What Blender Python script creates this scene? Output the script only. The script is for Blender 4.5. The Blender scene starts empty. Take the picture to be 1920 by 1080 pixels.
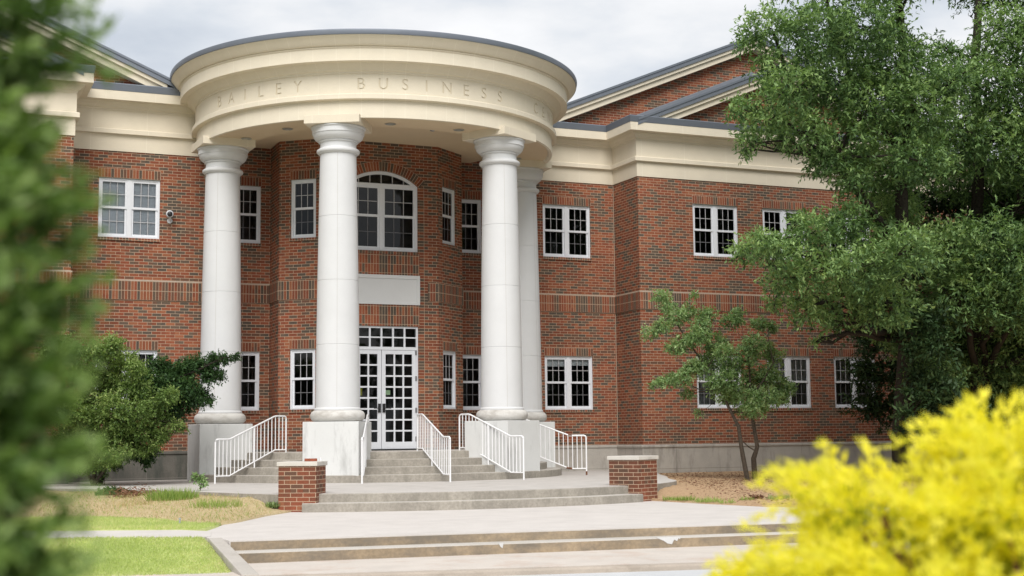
import bpy, bmesh, math, random
import numpy as np
from mathutils import Vector, Matrix
R = math.radians
rng = np.random.default_rng(7)
random.seed(7)
scene = bpy.context.scene
COL = scene.collection

# ------------------------------------------------------------------ camera
CAM = np.array([-9.6015, -31.4715, 0.8359])
_r = np.array([0.91966546, -0.3925504, -0.01093722])
_u = np.array([-0.03180873, -0.10222318, 0.9942528])
_f = np.array([0.39141238, 0.91403206, 0.10649765])
FPX = 2595.4555
cd = bpy.data.cameras.new('camera')
cam = bpy.data.objects.new('camera', cd)
COL.objects.link(cam)
cam.matrix_world = Matrix(((_r[0], _u[0], -_f[0], CAM[0]), (_r[1], _u[1], -_f[1], CAM[1]),
                           (_r[2], _u[2], -_f[2], CAM[2]), (0, 0, 0, 1)))
cd.sensor_width = 36.0
cd.lens = FPX / 1920 * 36
cd.clip_start = 0.05
cd.clip_end = 3000
cd.dof.use_dof = True
cd.dof.focus_distance = 28.5
cd.dof.aperture_fstop = 3.0
scene.camera = cam


def at(px, py, d):
    """world point seen at a pixel of the 1920x1080 photograph, d metres along the view axis"""
    v = _f + _r * (px - 960) / FPX - _u * (py - 540) / FPX
    return CAM + v * d


# ------------------------------------------------------------------ world and sun
SUN_EL, SUN_AZ = R(46), R(203)          # azimuth clockwise from +Y (north): the light comes over the photographer's left shoulder
w = bpy.data.worlds.new('World')
scene.world = w
w.use_nodes = True
nt = w.node_tree
nt.nodes.clear()


def N(nt, typ, **kw):
    n = nt.nodes.new(typ)
    for k, v in kw.items():
        if k.startswith('i_'):
            n.inputs[k[2:].replace('_', ' ')].default_value = v
        elif k.startswith('n_'):
            n.inputs[int(k[2:])].default_value = v
        else:
            setattr(n, k, v)
    return n


def L(nt, a, b):
    nt.links.new(a, b)


def ramp(nt, stops, interp='LINEAR'):
    n = nt.nodes.new('ShaderNodeValToRGB')
    n.color_ramp.interpolation = interp
    e = n.color_ramp.elements
    while len(e) < len(stops):
        e.new(0.5)
    for i, (p, c) in enumerate(stops):
        e[i].position = p
        e[i].color = (c[0], c[1], c[2], 1) if not isinstance(c, (int, float)) else (c, c, c, 1)
    return n


sky = N(nt, 'ShaderNodeTexSky', sky_type='NISHITA', sun_disc=False, sun_elevation=SUN_EL, sun_rotation=SUN_AZ)
tc = N(nt, 'ShaderNodeTexCoord')
sep = N(nt, 'ShaderNodeSeparateXYZ')
L(nt, tc.outputs['Generated'], sep.inputs[0])
mp = N(nt, 'ShaderNodeMapping')
mp.inputs['Location'].default_value = (1.9, 0.15, 0.3)
mp.inputs['Scale'].default_value = (1.0, 1.0, 2.6)
L(nt, tc.outputs['Generated'], mp.inputs[0])
cn = N(nt, 'ShaderNodeTexNoise', i_Scale=4.2, i_Detail=7.0, i_Roughness=0.52)
L(nt, mp.outputs[0], cn.inputs['Vector'])
cr = ramp(nt, [(0.30, (0.44, 0.48, 0.54)), (0.43, (0.57, 0.60, 0.64)), (0.53, (0.71, 0.715, 0.725)), (0.60, (0.77, 0.77, 0.775))])
L(nt, cn.outputs['Fac'], cr.inputs[0])
zc = N(nt, 'ShaderNodeMath', operation='MAXIMUM', n_1=0.0)
L(nt, sep.outputs['Z'], zc.inputs[0])
zf = N(nt, 'ShaderNodeMapRange')
zf.inputs['From Min'].default_value = 0.42
zf.inputs['From Max'].default_value = 1.0
zf.inputs['To Min'].default_value = 1.0
zf.inputs['To Max'].default_value = 1.2
L(nt, zc.outputs[0], zf.inputs['Value'])
b1 = N(nt, 'ShaderNodeBackground', i_Strength=0.10)
L(nt, sky.outputs[0], b1.inputs['Color'])
b2 = N(nt, 'ShaderNodeBackground')
L(nt, cr.outputs[0], b2.inputs['Color'])
L(nt, zf.outputs[0], b2.inputs['Strength'])
mx = N(nt, 'ShaderNodeMixShader', n_0=0.93)
L(nt, b1.outputs[0], mx.inputs[1])
L(nt, b2.outputs[0], mx.inputs[2])
wo = N(nt, 'ShaderNodeOutputWorld')
L(nt, mx.outputs[0], wo.inputs[0])

sd = bpy.data.lights.new('sun', 'SUN')
sd.energy = 2.5
sd.angle = R(38)
sd.color = (1.0, 0.965, 0.92)
sun = bpy.data.objects.new('sun', sd)
COL.objects.link(sun)
_sd = Vector((math.sin(SUN_AZ) * math.cos(SUN_EL), math.cos(SUN_AZ) * math.cos(SUN_EL), math.sin(SUN_EL)))
sun.rotation_euler = _sd.to_track_quat('Z', 'Y').to_euler()

scene.view_settings.view_transform = 'Standard'
scene.view_settings.look = 'None'
scene.view_settings.exposure = 0.42
scene.view_settings.gamma = 1.0
scene.render.engine = 'CYCLES'
scene.cycles.max_bounces = 8
scene.cycles.transparent_max_bounces = 12
scene.cycles.use_denoising = True

# ------------------------------------------------------------------ levels and plan (metres)
YC = -1.1223                             # centre of the round portico (x = 0)
RC, CANG = 3.592, (-87.5, -30.13, 30.13, 87.5)
FLOOR, TERR, PLAZA, STEPM, WALK, STREET = 0.55, -0.042, -0.318, -0.432, -0.555, -0.62
EX, WY, BAYY = 6.757, -1.3185, -1.54


# ------------------------------------------------------------------ mesh helpers
class MB:
    def __init__(s):
        s.v, s.f, s.uv, s.mi = [], [], [], []

    def face(s, pts, uvs=None, mi=0):
        b = len(s.v)
        s.v += [tuple(map(float, p)) for p in pts]
        s.f.append(tuple(range(b, b + len(pts))))
        s.uv.append(uvs if uvs else [(p[0] + p[1] * 0.37, p[2] if abs(p[2]) > 0 else p[1]) for p in pts])
        s.mi.append(mi)

    def box(s, c, h, ax=None, mi=0, uvo=(0, 0)):
        """centre c, half sizes h, ax = 3 axis vectors"""
        c = np.array(c, float)
        ax = np.eye(3) if ax is None else np.array(ax, float)
        a, b, d = ax[0] * h[0], ax[1] * h[1], ax[2] * h[2]
        for p, q, r_, hp, hq in ((a, b, d, h[0], h[1]), (b, a, -d, h[1], h[0]), (b, d, a, h[1], h[2]), (d, b, -a, h[2], h[1]),
                                 (d, a, b, h[2], h[0]), (a, d, -b, h[0], h[2])):
            o = c + r_
            # make u horizontal, v vertical where possible
            if abs(p[2]) > abs(q[2]):
                uv = [(uvo[0] - hq, c[2] + uvo[1] - hp), (uvo[0] - hq, c[2] + uvo[1] + hp), (uvo[0] + hq, c[2] + uvo[1] + hp), (uvo[0] + hq, c[2] + uvo[1] - hp)]
            else:
                uv = [(uvo[0] - hp, c[2] + uvo[1] - hq), (uvo[0] + hp, c[2] + uvo[1] - hq), (uvo[0] + hp, c[2] + uvo[1] + hq), (uvo[0] - hp, c[2] + uvo[1] + hq)]
            s.face([o - p - q, o + p - q, o + p + q, o - p + q], uv, mi)

    def bx(s, x0, x1, y0, y1, z0, z1, mi=0):
        s.box(((x0 + x1) / 2, (y0 + y1) / 2, (z0 + z1) / 2), (abs(x1 - x0) / 2, abs(y1 - y0) / 2, abs(z1 - z0) / 2), mi=mi)

    def tube(s, pts, rad, n=8, mi=0, cap=True):
        pts = [np.array(p, float) for p in pts]
        rad = [rad] * len(pts) if np.isscalar(rad) else rad
        rings = []
        up = np.array([0.31, 0.2, 0.93])
        for i, p in enumerate(pts):
            t = pts[min(i + 1, len(pts) - 1)] - pts[max(i - 1, 0)]
            t = t / (np.linalg.norm(t) + 1e-9)
            a = np.cross(t, up)
            if np.linalg.norm(a) < 0.05:
                a = np.cross(t, np.array([1.0, 0, 0]))
            a /= np.linalg.norm(a)
            b = np.cross(t, a)
            base = len(s.v)
            for k in range(n):
                th = 2 * math.pi * k / n
                s.v.append(tuple(p + rad[i] * (a * math.cos(th) + b * math.sin(th))))
            rings.append(base)
        for i in range(len(rings) - 1):
            for k in range(n):
                k2 = (k + 1) % n
                s.f.append((rings[i] + k, rings[i] + k2, rings[i + 1] + k2, rings[i + 1] + k))
                s.uv.append([(k / n, i), ((k + 1) / n, i), ((k + 1) / n, i + 1), (k / n, i + 1)])
                s.mi.append(mi)
        if cap:
            for rg in (rings[0], rings[-1]):
                s.f.append(tuple(rg + k for k in range(n)))
                s.uv.append([(0, 0)] * n)
                s.mi.append(mi)

    def lathe(s, prof, c=(0, 0), a0=0.0, a1=360.0, n=64, mi=0, rnorm=None):
        """prof = [(r, z)], angle measured from -y towards +x"""
        full = abs(a1 - a0 - 360) < 1e-6
        cols = n if full else n + 1
        base = len(s.v)
        vl = [0.0]
        for i in range(1, len(prof)):
            vl.append(vl[-1] + math.hypot(prof[i][0] - prof[i - 1][0], prof[i][1] - prof[i - 1][1]))
        rn = rnorm or max(p[0] for p in prof)
        for k in range(cols):
            th = R(a0 + (a1 - a0) * k / n)
            for r_, z in prof:
                s.v.append((c[0] + r_ * math.sin(th), c[1] - r_ * math.cos(th), z))
        m = len(prof)
        for k in range(n):
            k2 = (k + 1) % cols
            t0, t1 = R(a0 + (a1 - a0) * k / n) * rn, R(a0 + (a1 - a0) * (k + 1) / n) * rn
            for i in range(m - 1):
                s.f.append((base + k * m + i, base + k2 * m + i, base + k2 * m + i + 1, base + k * m + i + 1))
                s.uv.append([(t0, prof[i][1]), (t1, prof[i][1]), (t1, prof[i + 1][1]), (t0, prof[i + 1][1])])
                s.mi.append(mi)

    def prism(s, poly, z0, z1, mi=0, ms=None, bottom=False):
        """poly in plan (x, y); z0 / z1 a number or one per point"""
        n = len(poly)
        zb = [z0] * n if np.isscalar(z0) else z0
        zt = [z1] * n if np.isscalar(z1) else z1
        s.face([(p[0], p[1], z) for p, z in zip(poly, zt)], [(p[0], p[1]) for p in poly], mi)
        if bottom:
            s.face([(p[0], p[1], z) for p, z in zip(poly, zb)][::-1], [(p[0], p[1]) for p in poly][::-1], mi)
        u = 0.0
        for i in range(n):
            j = (i + 1) % n
            d = math.dist(poly[i], poly[j])
            s.face([(*poly[i], zb[i]), (*poly[j], zb[j]), (*poly[j], zt[j]), (*poly[i], zt[i])],
                   [(u, zb[i]), (u + d, zb[j]), (u + d, zt[j]), (u, zt[i])], mi if ms is None else ms)
            u += d

    def sweep(s, path, prof, mi=0):
        """profile (outward offset, z) swept along a plan polyline with mitred corners; outward = right of travel"""
        path = [np.array(p, float) for p in path]
        nn = []
        for i in range(len(path) - 1):
            t = path[i + 1] - path[i]
            t /= np.linalg.norm(t)
            nn.append(np.array([t[1], -t[0]]))
        cols = []
        for i, p in enumerate(path):
            if i == 0:
                m = nn[0]
            elif i == len(path) - 1:
                m = nn[-1]
            else:
                m = nn[i - 1] + nn[i]
                m = m / (m @ nn[i])
            cols.append([(p[0] + m[0] * d, p[1] + m[1] * d, z) for d, z in prof])
        u = 0.0
        for i in range(len(path) - 1):
            d = float(np.linalg.norm(path[i + 1] - path[i]))
            for k in range(len(prof) - 1):
                s.face([cols[i][k], cols[i + 1][k], cols[i + 1][k + 1], cols[i][k + 1]],
                       [(u, prof[k][1]), (u + d, prof[k][1]), (u + d, prof[k + 1][1]), (u, prof[k + 1][1])], mi)
            u += d

    def mesh(s, name, mats, smooth=None, bevel=None, merge=False):
        me = bpy.data.meshes.new(name)
        me.from_pydata(s.v, [], s.f)
        uvl = me.uv_layers.new(name='UVMap')
        flat = [c for f in s.uv for p in f for c in p]
        uvl.data.foreach_set('uv', flat)
        for m in (mats if isinstance(mats, (list, tuple)) else [mats]):
            me.materials.append(m)
        if any(s.mi):
            me.polygons.foreach_set('material_index', s.mi)
        if merge or smooth is not None or bevel:
            b = bmesh.new()
            b.from_mesh(me)
            bmesh.ops.remove_doubles(b, verts=b.verts, dist=1e-4)
            bmesh.ops.recalc_face_normals(b, faces=b.faces)
            if bevel:
                ed = [e for e in b.edges if len(e.link_faces) == 2 and e.calc_face_angle(0) > R(40)]
                bmesh.ops.bevel(b, geom=ed, offset=bevel, segments=2, profile=0.6, affect='EDGES', clamp_overlap=True)
            b.to_mesh(me)
            b.free()
        if smooth is not None:
            me.shade_smooth()
            me.set_sharp_from_angle(angle=R(smooth))
        me.update()
        return me

    def build(s, name, mats, parent=None, **kw):
        o = bpy.data.objects.new(name, s.mesh(name, mats, **kw))
        COL.objects.link(o)
        if parent is not None:
            link_to(o, parent)
        return o


def link_to(o, parent):
    """world-space mesh parented without moving it"""
    o.parent = parent
    bpy.context.view_layer.update()
    o.matrix_parent_inverse = parent.matrix_world.inverted()


def tag(o, label, cat, group=None, kind=None):
    o['label'] = label
    o['category'] = cat
    if group:
        o['group'] = group
    if kind:
        o['kind'] = kind
    return o


def struct(o, kind='structure'):
    o['kind'] = kind
    return o


def empty(name, loc, label, cat, group=None):
    o = bpy.data.objects.new(name, None)
    o.empty_display_size = 0.2
    COL.objects.link(o)
    o.location = Vector([float(c) for c in loc])
    bpy.context.view_layer.update()
    return tag(o, label, cat, group)


# ------------------------------------------------------------------ materials
def new_mat(name):
    m = bpy.data.materials.new(name)
    m.use_nodes = True
    t = m.node_tree
    t.nodes.clear()
    out = N(t, 'ShaderNodeOutputMaterial')
    p = N(t, 'ShaderNodeBsdfPrincipled')
    L(t, p.outputs[0], out.inputs[0])
    return m, t, p, out


def uvnode(t, scale=(1, 1, 1)):
    a = N(t, 'ShaderNodeUVMap')
    a.uv_map = 'UVMap'
    mpn = N(t, 'ShaderNodeMapping')
    mpn.inputs['Scale'].default_value = scale
    L(t, a.outputs[0], mpn.inputs[0])
    return mpn.outputs[0]


def objco(t, scale=(1, 1, 1)):
    a = N(t, 'ShaderNodeNewGeometry')
    mpn = N(t, 'ShaderNodeMapping')
    mpn.inputs['Scale'].default_value = scale
    L(t, a.outputs['Position'], mpn.inputs[0])
    return mpn.outputs[0]


def noise(t, vec, scale, detail=4.0, rough=0.55):
    n = N(t, 'ShaderNodeTexNoise', i_Scale=scale, i_Detail=detail, i_Roughness=rough)
    L(t, vec, n.inputs['Vector'])
    return n.outputs['Fac']


def mixc(t, fac, a, b, mode='MIX'):
    m = N(t, 'ShaderNodeMix', data_type='RGBA', blend_type=mode)
    for s_, v in ((0, fac), (6, a), (7, b)):
        if isinstance(v, (tuple, list)):
            m.inputs[s_].default_value = (v[0], v[1], v[2], 1)
        elif isinstance(v, (int, float)):
            m.inputs[s_].default_value = v
        else:
            L(t, v, m.inputs[s_])
    return m.outputs[2]


def mathn(t, op, a, b=None, clamp=False):
    m = N(t, 'ShaderNodeMath', operation=op, use_clamp=clamp)
    for i, v in enumerate((a, b)):
        if v is None:
            continue
        if isinstance(v, (int, float)):
            m.inputs[i].default_value = v
        else:
            L(t, v, m.inputs[i])
    return m.outputs[0]


def bump(t, p, h, strength=0.3, dist=0.01):
    b = N(t, 'ShaderNodeBump', i_Strength=strength, i_Distance=dist)
    L(t, h, b.inputs['Height'])
    L(t, b.outputs[0], p.inputs['Normal'])


def ramp_out(t, v, lo, hi):
    r_ = ramp(t, [(lo, 0.0), (hi, 1.0)])
    L(t, v, r_.inputs[0])
    return r_.outputs[0]


BRICKS = [(0.0, (0.100, 0.078, 0.060)), (0.12, (0.130, 0.092, 0.066)), (0.24, (0.155, 0.080, 0.052)), (0.36, (0.215, 0.066, 0.036)),
          (0.53, (0.268, 0.086, 0.043)), (0.70, (0.225, 0.068, 0.037)), (0.81, (0.305, 0.112, 0.056)), (0.92, (0.275, 0.080, 0.041))]


def brick_mat(name, offset=0.5, swap=False, orange=0.0):
    m, t, p, out = new_mat(name)
    a = N(t, 'ShaderNodeUVMap')
    a.uv_map = 'UVMap'
    vec = a.outputs[0]
    if swap:                                   # soldier course: bricks stand on end
        sp = N(t, 'ShaderNodeSeparateXYZ')
        L(t, vec, sp.inputs[0])
        cb = N(t, 'ShaderNodeCombineXYZ')
        L(t, sp.outputs[1], cb.inputs[0])
        L(t, sp.outputs[0], cb.inputs[1])
        vec = cb.outputs[0]
    bt = N(t, 'ShaderNodeTexBrick', offset=offset, offset_frequency=2, squash=1.0)
    bt.inputs['Color1'].default_value = (0, 0, 0, 1)
    bt.inputs['Color2'].default_value = (1, 1, 1, 1)
    bt.inputs['Mortar'].default_value = (0.5, 0.5, 0.5, 1)
    bt.inputs['Scale'].default_value = 1.0
    bt.inputs['Mortar Size'].default_value = 0.0048
    bt.inputs['Mortar Smooth'].default_value = 0.15
    bt.inputs['Bias'].default_value = 0.0
    bt.inputs['Brick Width'].default_value = 0.2032
    bt.inputs['Row Height'].default_value = 0.0677
    L(t, vec, bt.inputs['Vector'])
    sn = N(t, 'ShaderNodeVectorMath', operation='SNAP')
    sn.inputs[1].default_value = (0.1016, 0.0677, 1)
    L(t, vec, sn.inputs[0])
    cl = noise(t, sn.outputs[0], 0.75, 5.0, 0.7)
    cl = mathn(t, 'MULTIPLY', mathn(t, 'SUBTRACT', cl, 0.5 - orange), 1.25)
    tint = mathn(t, 'ADD', bt.outputs['Color'], cl, clamp=True)
    rp = ramp(t, BRICKS, 'CONSTANT')
    L(t, tint, rp.inputs[0])
    fine = noise(t, vec, 38.0, 5.0, 0.65)
    mott = ramp(t, [(0.25, 0.72), (0.75, 1.25)])
    L(t, fine, mott.inputs[0])
    c = mixc(t, 1.0, rp.outputs[0], mott.outputs[0], 'MULTIPLY')
    big = ramp(t, [(0.3, 0.74), (0.7, 1.18)])
    L(t, noise(t, vec, 0.55, 4.0), big.inputs[0])
    c = mixc(t, 1.0, c, big.outputs[0], 'MULTIPLY')
    gp_ = N(t, 'ShaderNodeNewGeometry')
    sz = N(t, 'ShaderNodeSeparateXYZ')
    L(t, gp_.outputs['Position'], sz.inputs[0])
    damp = mathn(t, 'MULTIPLY', mathn(t, 'SUBTRACT', 1.15, mathn(t, 'MULTIPLY', sz.outputs[2], 0.62), True), ramp_out(t, noise(t, objco(t, (1.0, 1.0, 0.35)), 0.9, 5.0), 0.40, 0.66))
    c = mixc(t, mathn(t, 'MULTIPLY', damp, 0.7, True), c, (0.085, 0.052, 0.036))
    streak = ramp_out(t, noise(t, objco(t, (2.6, 2.6, 0.22)), 1.5, 6.0, 0.6), 0.58, 0.80)
    c = mixc(t, mathn(t, 'MULTIPLY', streak, 0.30), c, (0.12, 0.075, 0.055))
    mort = mixc(t, noise(t, vec, 14.0), (0.42, 0.30, 0.20), (0.54, 0.42, 0.31))
    c = mixc(t, bt.outputs['Fac'], c, mort)
    L(t, c, p.inputs['Base Color'])
    p.inputs['Roughness'].default_value = 0.82
    p.inputs['Specular IOR Level'].default_value = 0.25
    h = mathn(t, 'ADD', mathn(t, 'MULTIPLY', bt.outputs['Fac'], -1.0), mathn(t, 'MULTIPLY', fine, 0.5))
    bump(t, p, h, 0.55, 0.006)
    return m


def stone_mat(name, base, vary=0.10, stain=None, streak=False, joint=None, rough=0.75, scale=1.0, stain_lo=0.52, stain_hi=0.75):
    """cast stone / concrete: mottling, optional stains with a shape of their own and block joints from the UV map"""
    m, t, p, out = new_mat(name)
    v = objco(t)
    fine = noise(t, v, 55.0 * scale, 6.0, 0.7)
    mid = noise(t, v, 2.3 * scale, 5.0, 0.6)
    k = ramp(t, [(0.25, 1 - vary), (0.75, 1 + vary * 0.6)])
    L(t, mid, k.inputs[0])
    c = mixc(t, 1.0, base, k.outputs[0], 'MULTIPLY')
    k2 = ramp(t, [(0.3, 1 - vary * 0.7), (0.7, 1 + vary * 0.5)])
    L(t, fine, k2.inputs[0])
    c = mixc(t, 1.0, c, k2.outputs[0], 'MULTIPLY')
    if stain:
        sv = objco(t, (3.0, 3.0, 0.7) if streak else (1.2, 1.2, 2.5))
        sfac = ramp(t, [(stain_lo, 0.0), (stain_hi, 0.85)])
        L(t, noise(t, sv, 1.6, 7.0, 0.68), sfac.inputs[0])
        c = mixc(t, sfac.outputs[0], c, stain)
    if joint:
        jw, jh, joff, jc = joint
        bt = N(t, 'ShaderNodeTexBrick', offset=0.0)
        for nm, val in (('Scale', 1.0), ('Mortar Size', 0.0055), ('Mortar Smooth', 0.3), ('Brick Width', jw), ('Row Height', jh)):
            bt.inputs[nm].default_value = val
        uv = N(t, 'ShaderNodeUVMap')
        uv.uv_map = 'UVMap'
        mpn = N(t, 'ShaderNodeMapping')
        mpn.inputs['Location'].default_value = (joff, 40.0 * jh, 0)
        L(t, uv.outputs[0], mpn.inputs[0])
        L(t, mpn.outputs[0], bt.inputs['Vector'])
        c = mixc(t, mathn(t, 'MULTIPLY', bt.outputs['Fac'], 0.75), c, jc)
    L(t, c, p.inputs['Base Color'])
    p.inputs['Roughness'].default_value = rough
    p.inputs['Specular IOR Level'].default_value = 0.25
    bump(t, p, mathn(t, 'ADD', fine, mid), 0.22, 0.006)
    return m


def plain_mat(name, base, rough=0.5, spec=0.5, metal=0.0, vary=0.06, scale=12.0):
    m, t, p, out = new_mat(name)
    k = ramp(t, [(0.3, 1 - vary), (0.7, 1 + vary)])
    L(t, noise(t, objco(t), scale, 5.0, 0.6), k.inputs[0])
    L(t, mixc(t, 1.0, base, k.outputs[0], 'MULTIPLY'), p.inputs['Base Color'])
    p.inputs['Roughness'].default_value = rough
    p.inputs['Specular IOR Level'].default_value = spec
    p.inputs['Metallic'].default_value = metal
    return m


def leaf_mat(name, stops, trans=0.3, rough=0.5, spec=0.35, attr=None, tint=None):
    m, t, p, out = new_mat(name)
    g = N(t, 'ShaderNodeNewGeometry')
    rp = ramp(t, stops)
    if attr:
        a = N(t, 'ShaderNodeAttribute', attribute_name=attr)
        f = mathn(t, 'ADD', a.outputs['Fac'], mathn(t, 'MULTIPLY', mathn(t, 'SUBTRACT', g.outputs['Random Per Island'], 0.5), 0.35), clamp=True)
    else:
        big = noise(t, g.outputs['Position'], 0.9, 3.0)
        f = mathn(t, 'ADD', mathn(t, 'MULTIPLY', g.outputs['Random Per Island'], 0.75), mathn(t, 'MULTIPLY', mathn(t, 'SUBTRACT', big, 0.38), 1.3), clamp=True)
    L(t, f, rp.inputs[0])
    L(t, rp.outputs[0], p.inputs['Base Color'])
    p.inputs['Roughness'].default_value = rough
    p.inputs['Specular IOR Level'].default_value = spec
    tr = N(t, 'ShaderNodeBsdfTranslucent')
    tcol = mixc(t, 1.0, rp.outputs[0], (1.1, 1.25, 0.6), 'MULTIPLY')
    L(t, tcol, tr.inputs['Color'])
    ms = N(t, 'ShaderNodeMixShader', n_0=trans)
    L(t, p.outputs[0], ms.inputs[1])
    L(t, tr.outputs[0], ms.inputs[2])
    L(t, ms.outputs[0], out.inputs[0])
    return m


def glass_mat(name, tint=(0.86, 0.9, 0.92), dim=1.0):
    m, t, p, out = new_mat(name)
    t.nodes.remove(p)
    tr = N(t, 'ShaderNodeBsdfTransparent')
    tr.inputs['Color'].default_value = (tint[0] * dim, tint[1] * dim, tint[2] * dim, 1)
    gl = N(t, 'ShaderNodeBsdfGlossy', i_Roughness=0.015)
    fr = N(t, 'ShaderNodeFresnel', i_IOR=1.45)
    nb = N(t, 'ShaderNodeBump', i_Strength=0.05, i_Distance=0.02)
    L(t, noise(t, objco(t), 1.7, 2.0), nb.inputs['Height'])
    L(t, nb.outputs[0], gl.inputs['Normal'])
    ms = N(t, 'ShaderNodeMixShader')
    L(t, fr.outputs[0], ms.inputs[0])
    L(t, tr.outputs[0], ms.inputs[1])
    L(t, gl.outputs[0], ms.inputs[2])
    L(t, ms.outputs[0], out.inputs[0])
    return m


M = {}
M['brick'] = brick_mat('brick')
M['stack'] = brick_mat('stack_bond_brick', offset=0.0)
M['soldier'] = brick_mat('soldier_brick', offset=0.0, swap=True)
M['pier_brick'] = brick_mat('pier_brick', orange=0.26)
M['cream'] = stone_mat('cream_cast_stone', (0.70, 0.63, 0.505), 0.05, joint=(1.22, 50.0, 0.4, (0.78, 0.72, 0.60)), rough=0.8)
M['cream_ring'] = stone_mat('cream_portico_stone', (0.71, 0.645, 0.52), 0.05, joint=(R(6.22) * 4.115, 50.0, R(6.22) * 2.0575, (0.78, 0.72, 0.60)), rough=0.8)
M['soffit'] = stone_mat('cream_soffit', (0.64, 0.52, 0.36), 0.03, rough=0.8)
M['engraved'] = stone_mat('engraved_stone', (0.68, 0.61, 0.475), 0.06, rough=0.85)
M['white_stone'] = stone_mat('white_column_stone', (0.635, 0.64, 0.645), 0.035, stain=(0.58, 0.57, 0.55), streak=True, rough=0.7, stain_lo=0.60, stain_hi=0.95)
M['torus_stone'] = stone_mat('weathered_base_stone', (0.61, 0.595, 0.565), 0.06, stain=(0.24, 0.205, 0.165), rough=0.8, stain_lo=0.47, stain_hi=0.80)
M['plinth_stone'] = stone_mat('streaked_plinth_stone', (0.625, 0.63, 0.62), 0.05, stain=(0.33, 0.33, 0.32), streak=True, rough=0.8, stain_lo=0.53, stain_hi=0.80)
M['panel_stone'] = stone_mat('white_panel_stone', (0.64, 0.645, 0.645), 0.03, rough=0.7)
M['roof'] = plain_mat('grey_metal_roof', (0.17, 0.19, 0.225), 0.45, 0.5, 0.35, 0.05, 3.0)
M['roof_light'] = plain_mat('light_grey_flashing', (0.24, 0.26, 0.30), 0.4, 0.5, 0.4, 0.05, 3.0)
M['shingle'] = plain_mat('dark_grey_roofing', (0.10, 0.105, 0.115), 0.85, 0.3, 0.0, 0.15, 20.0)
M['frame'] = plain_mat('white_vinyl_frame', (0.74, 0.76, 0.80), 0.4, 0.45, 0.0, 0.03)
M['muntin'] = plain_mat('pale_muntin', (0.50, 0.50, 0.51), 0.45, 0.4)
M['screen_muntin'] = plain_mat('screened_muntin', (0.17, 0.17, 0.18), 0.6, 0.3)
M['glass'] = glass_mat('window_glass')
M['screen_glass'] = glass_mat('window_glass_behind_screen', dim=0.55)
M['blind'] = plain_mat('grey_blind', (0.66, 0.67, 0.67), 0.7, 0.2, 0.0, 0.08, 6.0)
M['blind_light'] = plain_mat('pale_blind', (0.60, 0.62, 0.66), 0.7, 0.2, 0.0, 0.06, 6.0)
M['interior'] = plain_mat('dim_room_paint', (0.10, 0.095, 0.09), 0.8, 0.2, 0.0, 0.3, 0.8)
M['sill'] = brick_mat('sill_brick', offset=0.0, swap=True, orange=-0.12)
M['rail_white'] = plain_mat('white_rail_paint', (0.80, 0.80, 0.81), 0.35, 0.5, 0.0, 0.03, 9.0)
M['rust'] = plain_mat('rust', (0.15, 0.065, 0.035), 0.8, 0.3, 0.0, 0.4, 25.0)
M['black'] = plain_mat('black_metal', (0.02, 0.02, 0.022), 0.4, 0.5)
M['hinge'] = plain_mat('steel_hinge', (0.35, 0.35, 0.36), 0.4, 0.5, 0.8)
M['tread'] = stone_mat('step_tread_concrete', (0.50, 0.47, 0.43), 0.12, stain=(0.37, 0.34, 0.30), rough=0.85, stain_lo=0.5, stain_hi=0.9)
M['riser'] = stone_mat('step_riser_concrete', (0.36, 0.33, 0.285), 0.34, stain=(0.20, 0.185, 0.155), streak=True, rough=0.9, stain_lo=0.44, stain_hi=0.8, scale=0.42)
M['brown_riser'] = stone_mat('brown_stained_riser', (0.34, 0.265, 0.18), 0.34, stain=(0.17, 0.15, 0.125), rough=0.9, stain_lo=0.42, stain_hi=0.66, scale=0.45)
M['terrace'] = stone_mat('terrace_concrete', (0.51, 0.48, 0.45), 0.10, stain=(0.39, 0.365, 0.335), rough=0.85)
M['plaza'] = stone_mat('plaza_concrete', (0.57, 0.535, 0.505), 0.08, stain=(0.46, 0.43, 0.40), rough=0.85, stain_lo=0.5, stain_hi=0.85)
M['path'] = stone_mat('pale_path_concrete', (0.56, 0.53, 0.495), 0.08, rough=0.85)
M['walk'] = stone_mat('sidewalk_concrete', (0.55, 0.50, 0.45), 0.10, stain=(0.46, 0.34, 0.27), rough=0.85)
M['kerb'] = stone_mat('kerb_concrete', (0.43, 0.37, 0.31), 0.15, stain=(0.24, 0.20, 0.16), rough=0.9)
M['street'] = stone_mat('pale_street_concrete', (0.52, 0.53, 0.54), 0.08, stain=(0.43, 0.43, 0.43), rough=0.85)
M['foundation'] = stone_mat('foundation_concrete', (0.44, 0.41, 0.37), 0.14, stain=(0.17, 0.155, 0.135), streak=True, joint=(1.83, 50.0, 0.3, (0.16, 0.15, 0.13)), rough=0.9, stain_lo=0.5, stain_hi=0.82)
M['foundation_shade_stain'] = stone_mat('shaded_stained_foundation', (0.17, 0.16, 0.14), 0.25, stain=(0.055, 0.068, 0.058), streak=True, joint=(1.83, 50.0, 0.3, (0.30, 0.28, 0.25)), rough=0.9, stain_lo=0.42, stain_hi=0.72)  # base colour darkened to paint in shade below the shrubs; streaked stains on top
M['cap_stone'] = stone_mat('pier_cap_stone', (0.58, 0.55, 0.50), 0.10, stain=(0.22, 0.21, 0.19), rough=0.85, stain_lo=0.56, stain_hi=0.8, scale=2.5)


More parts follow.
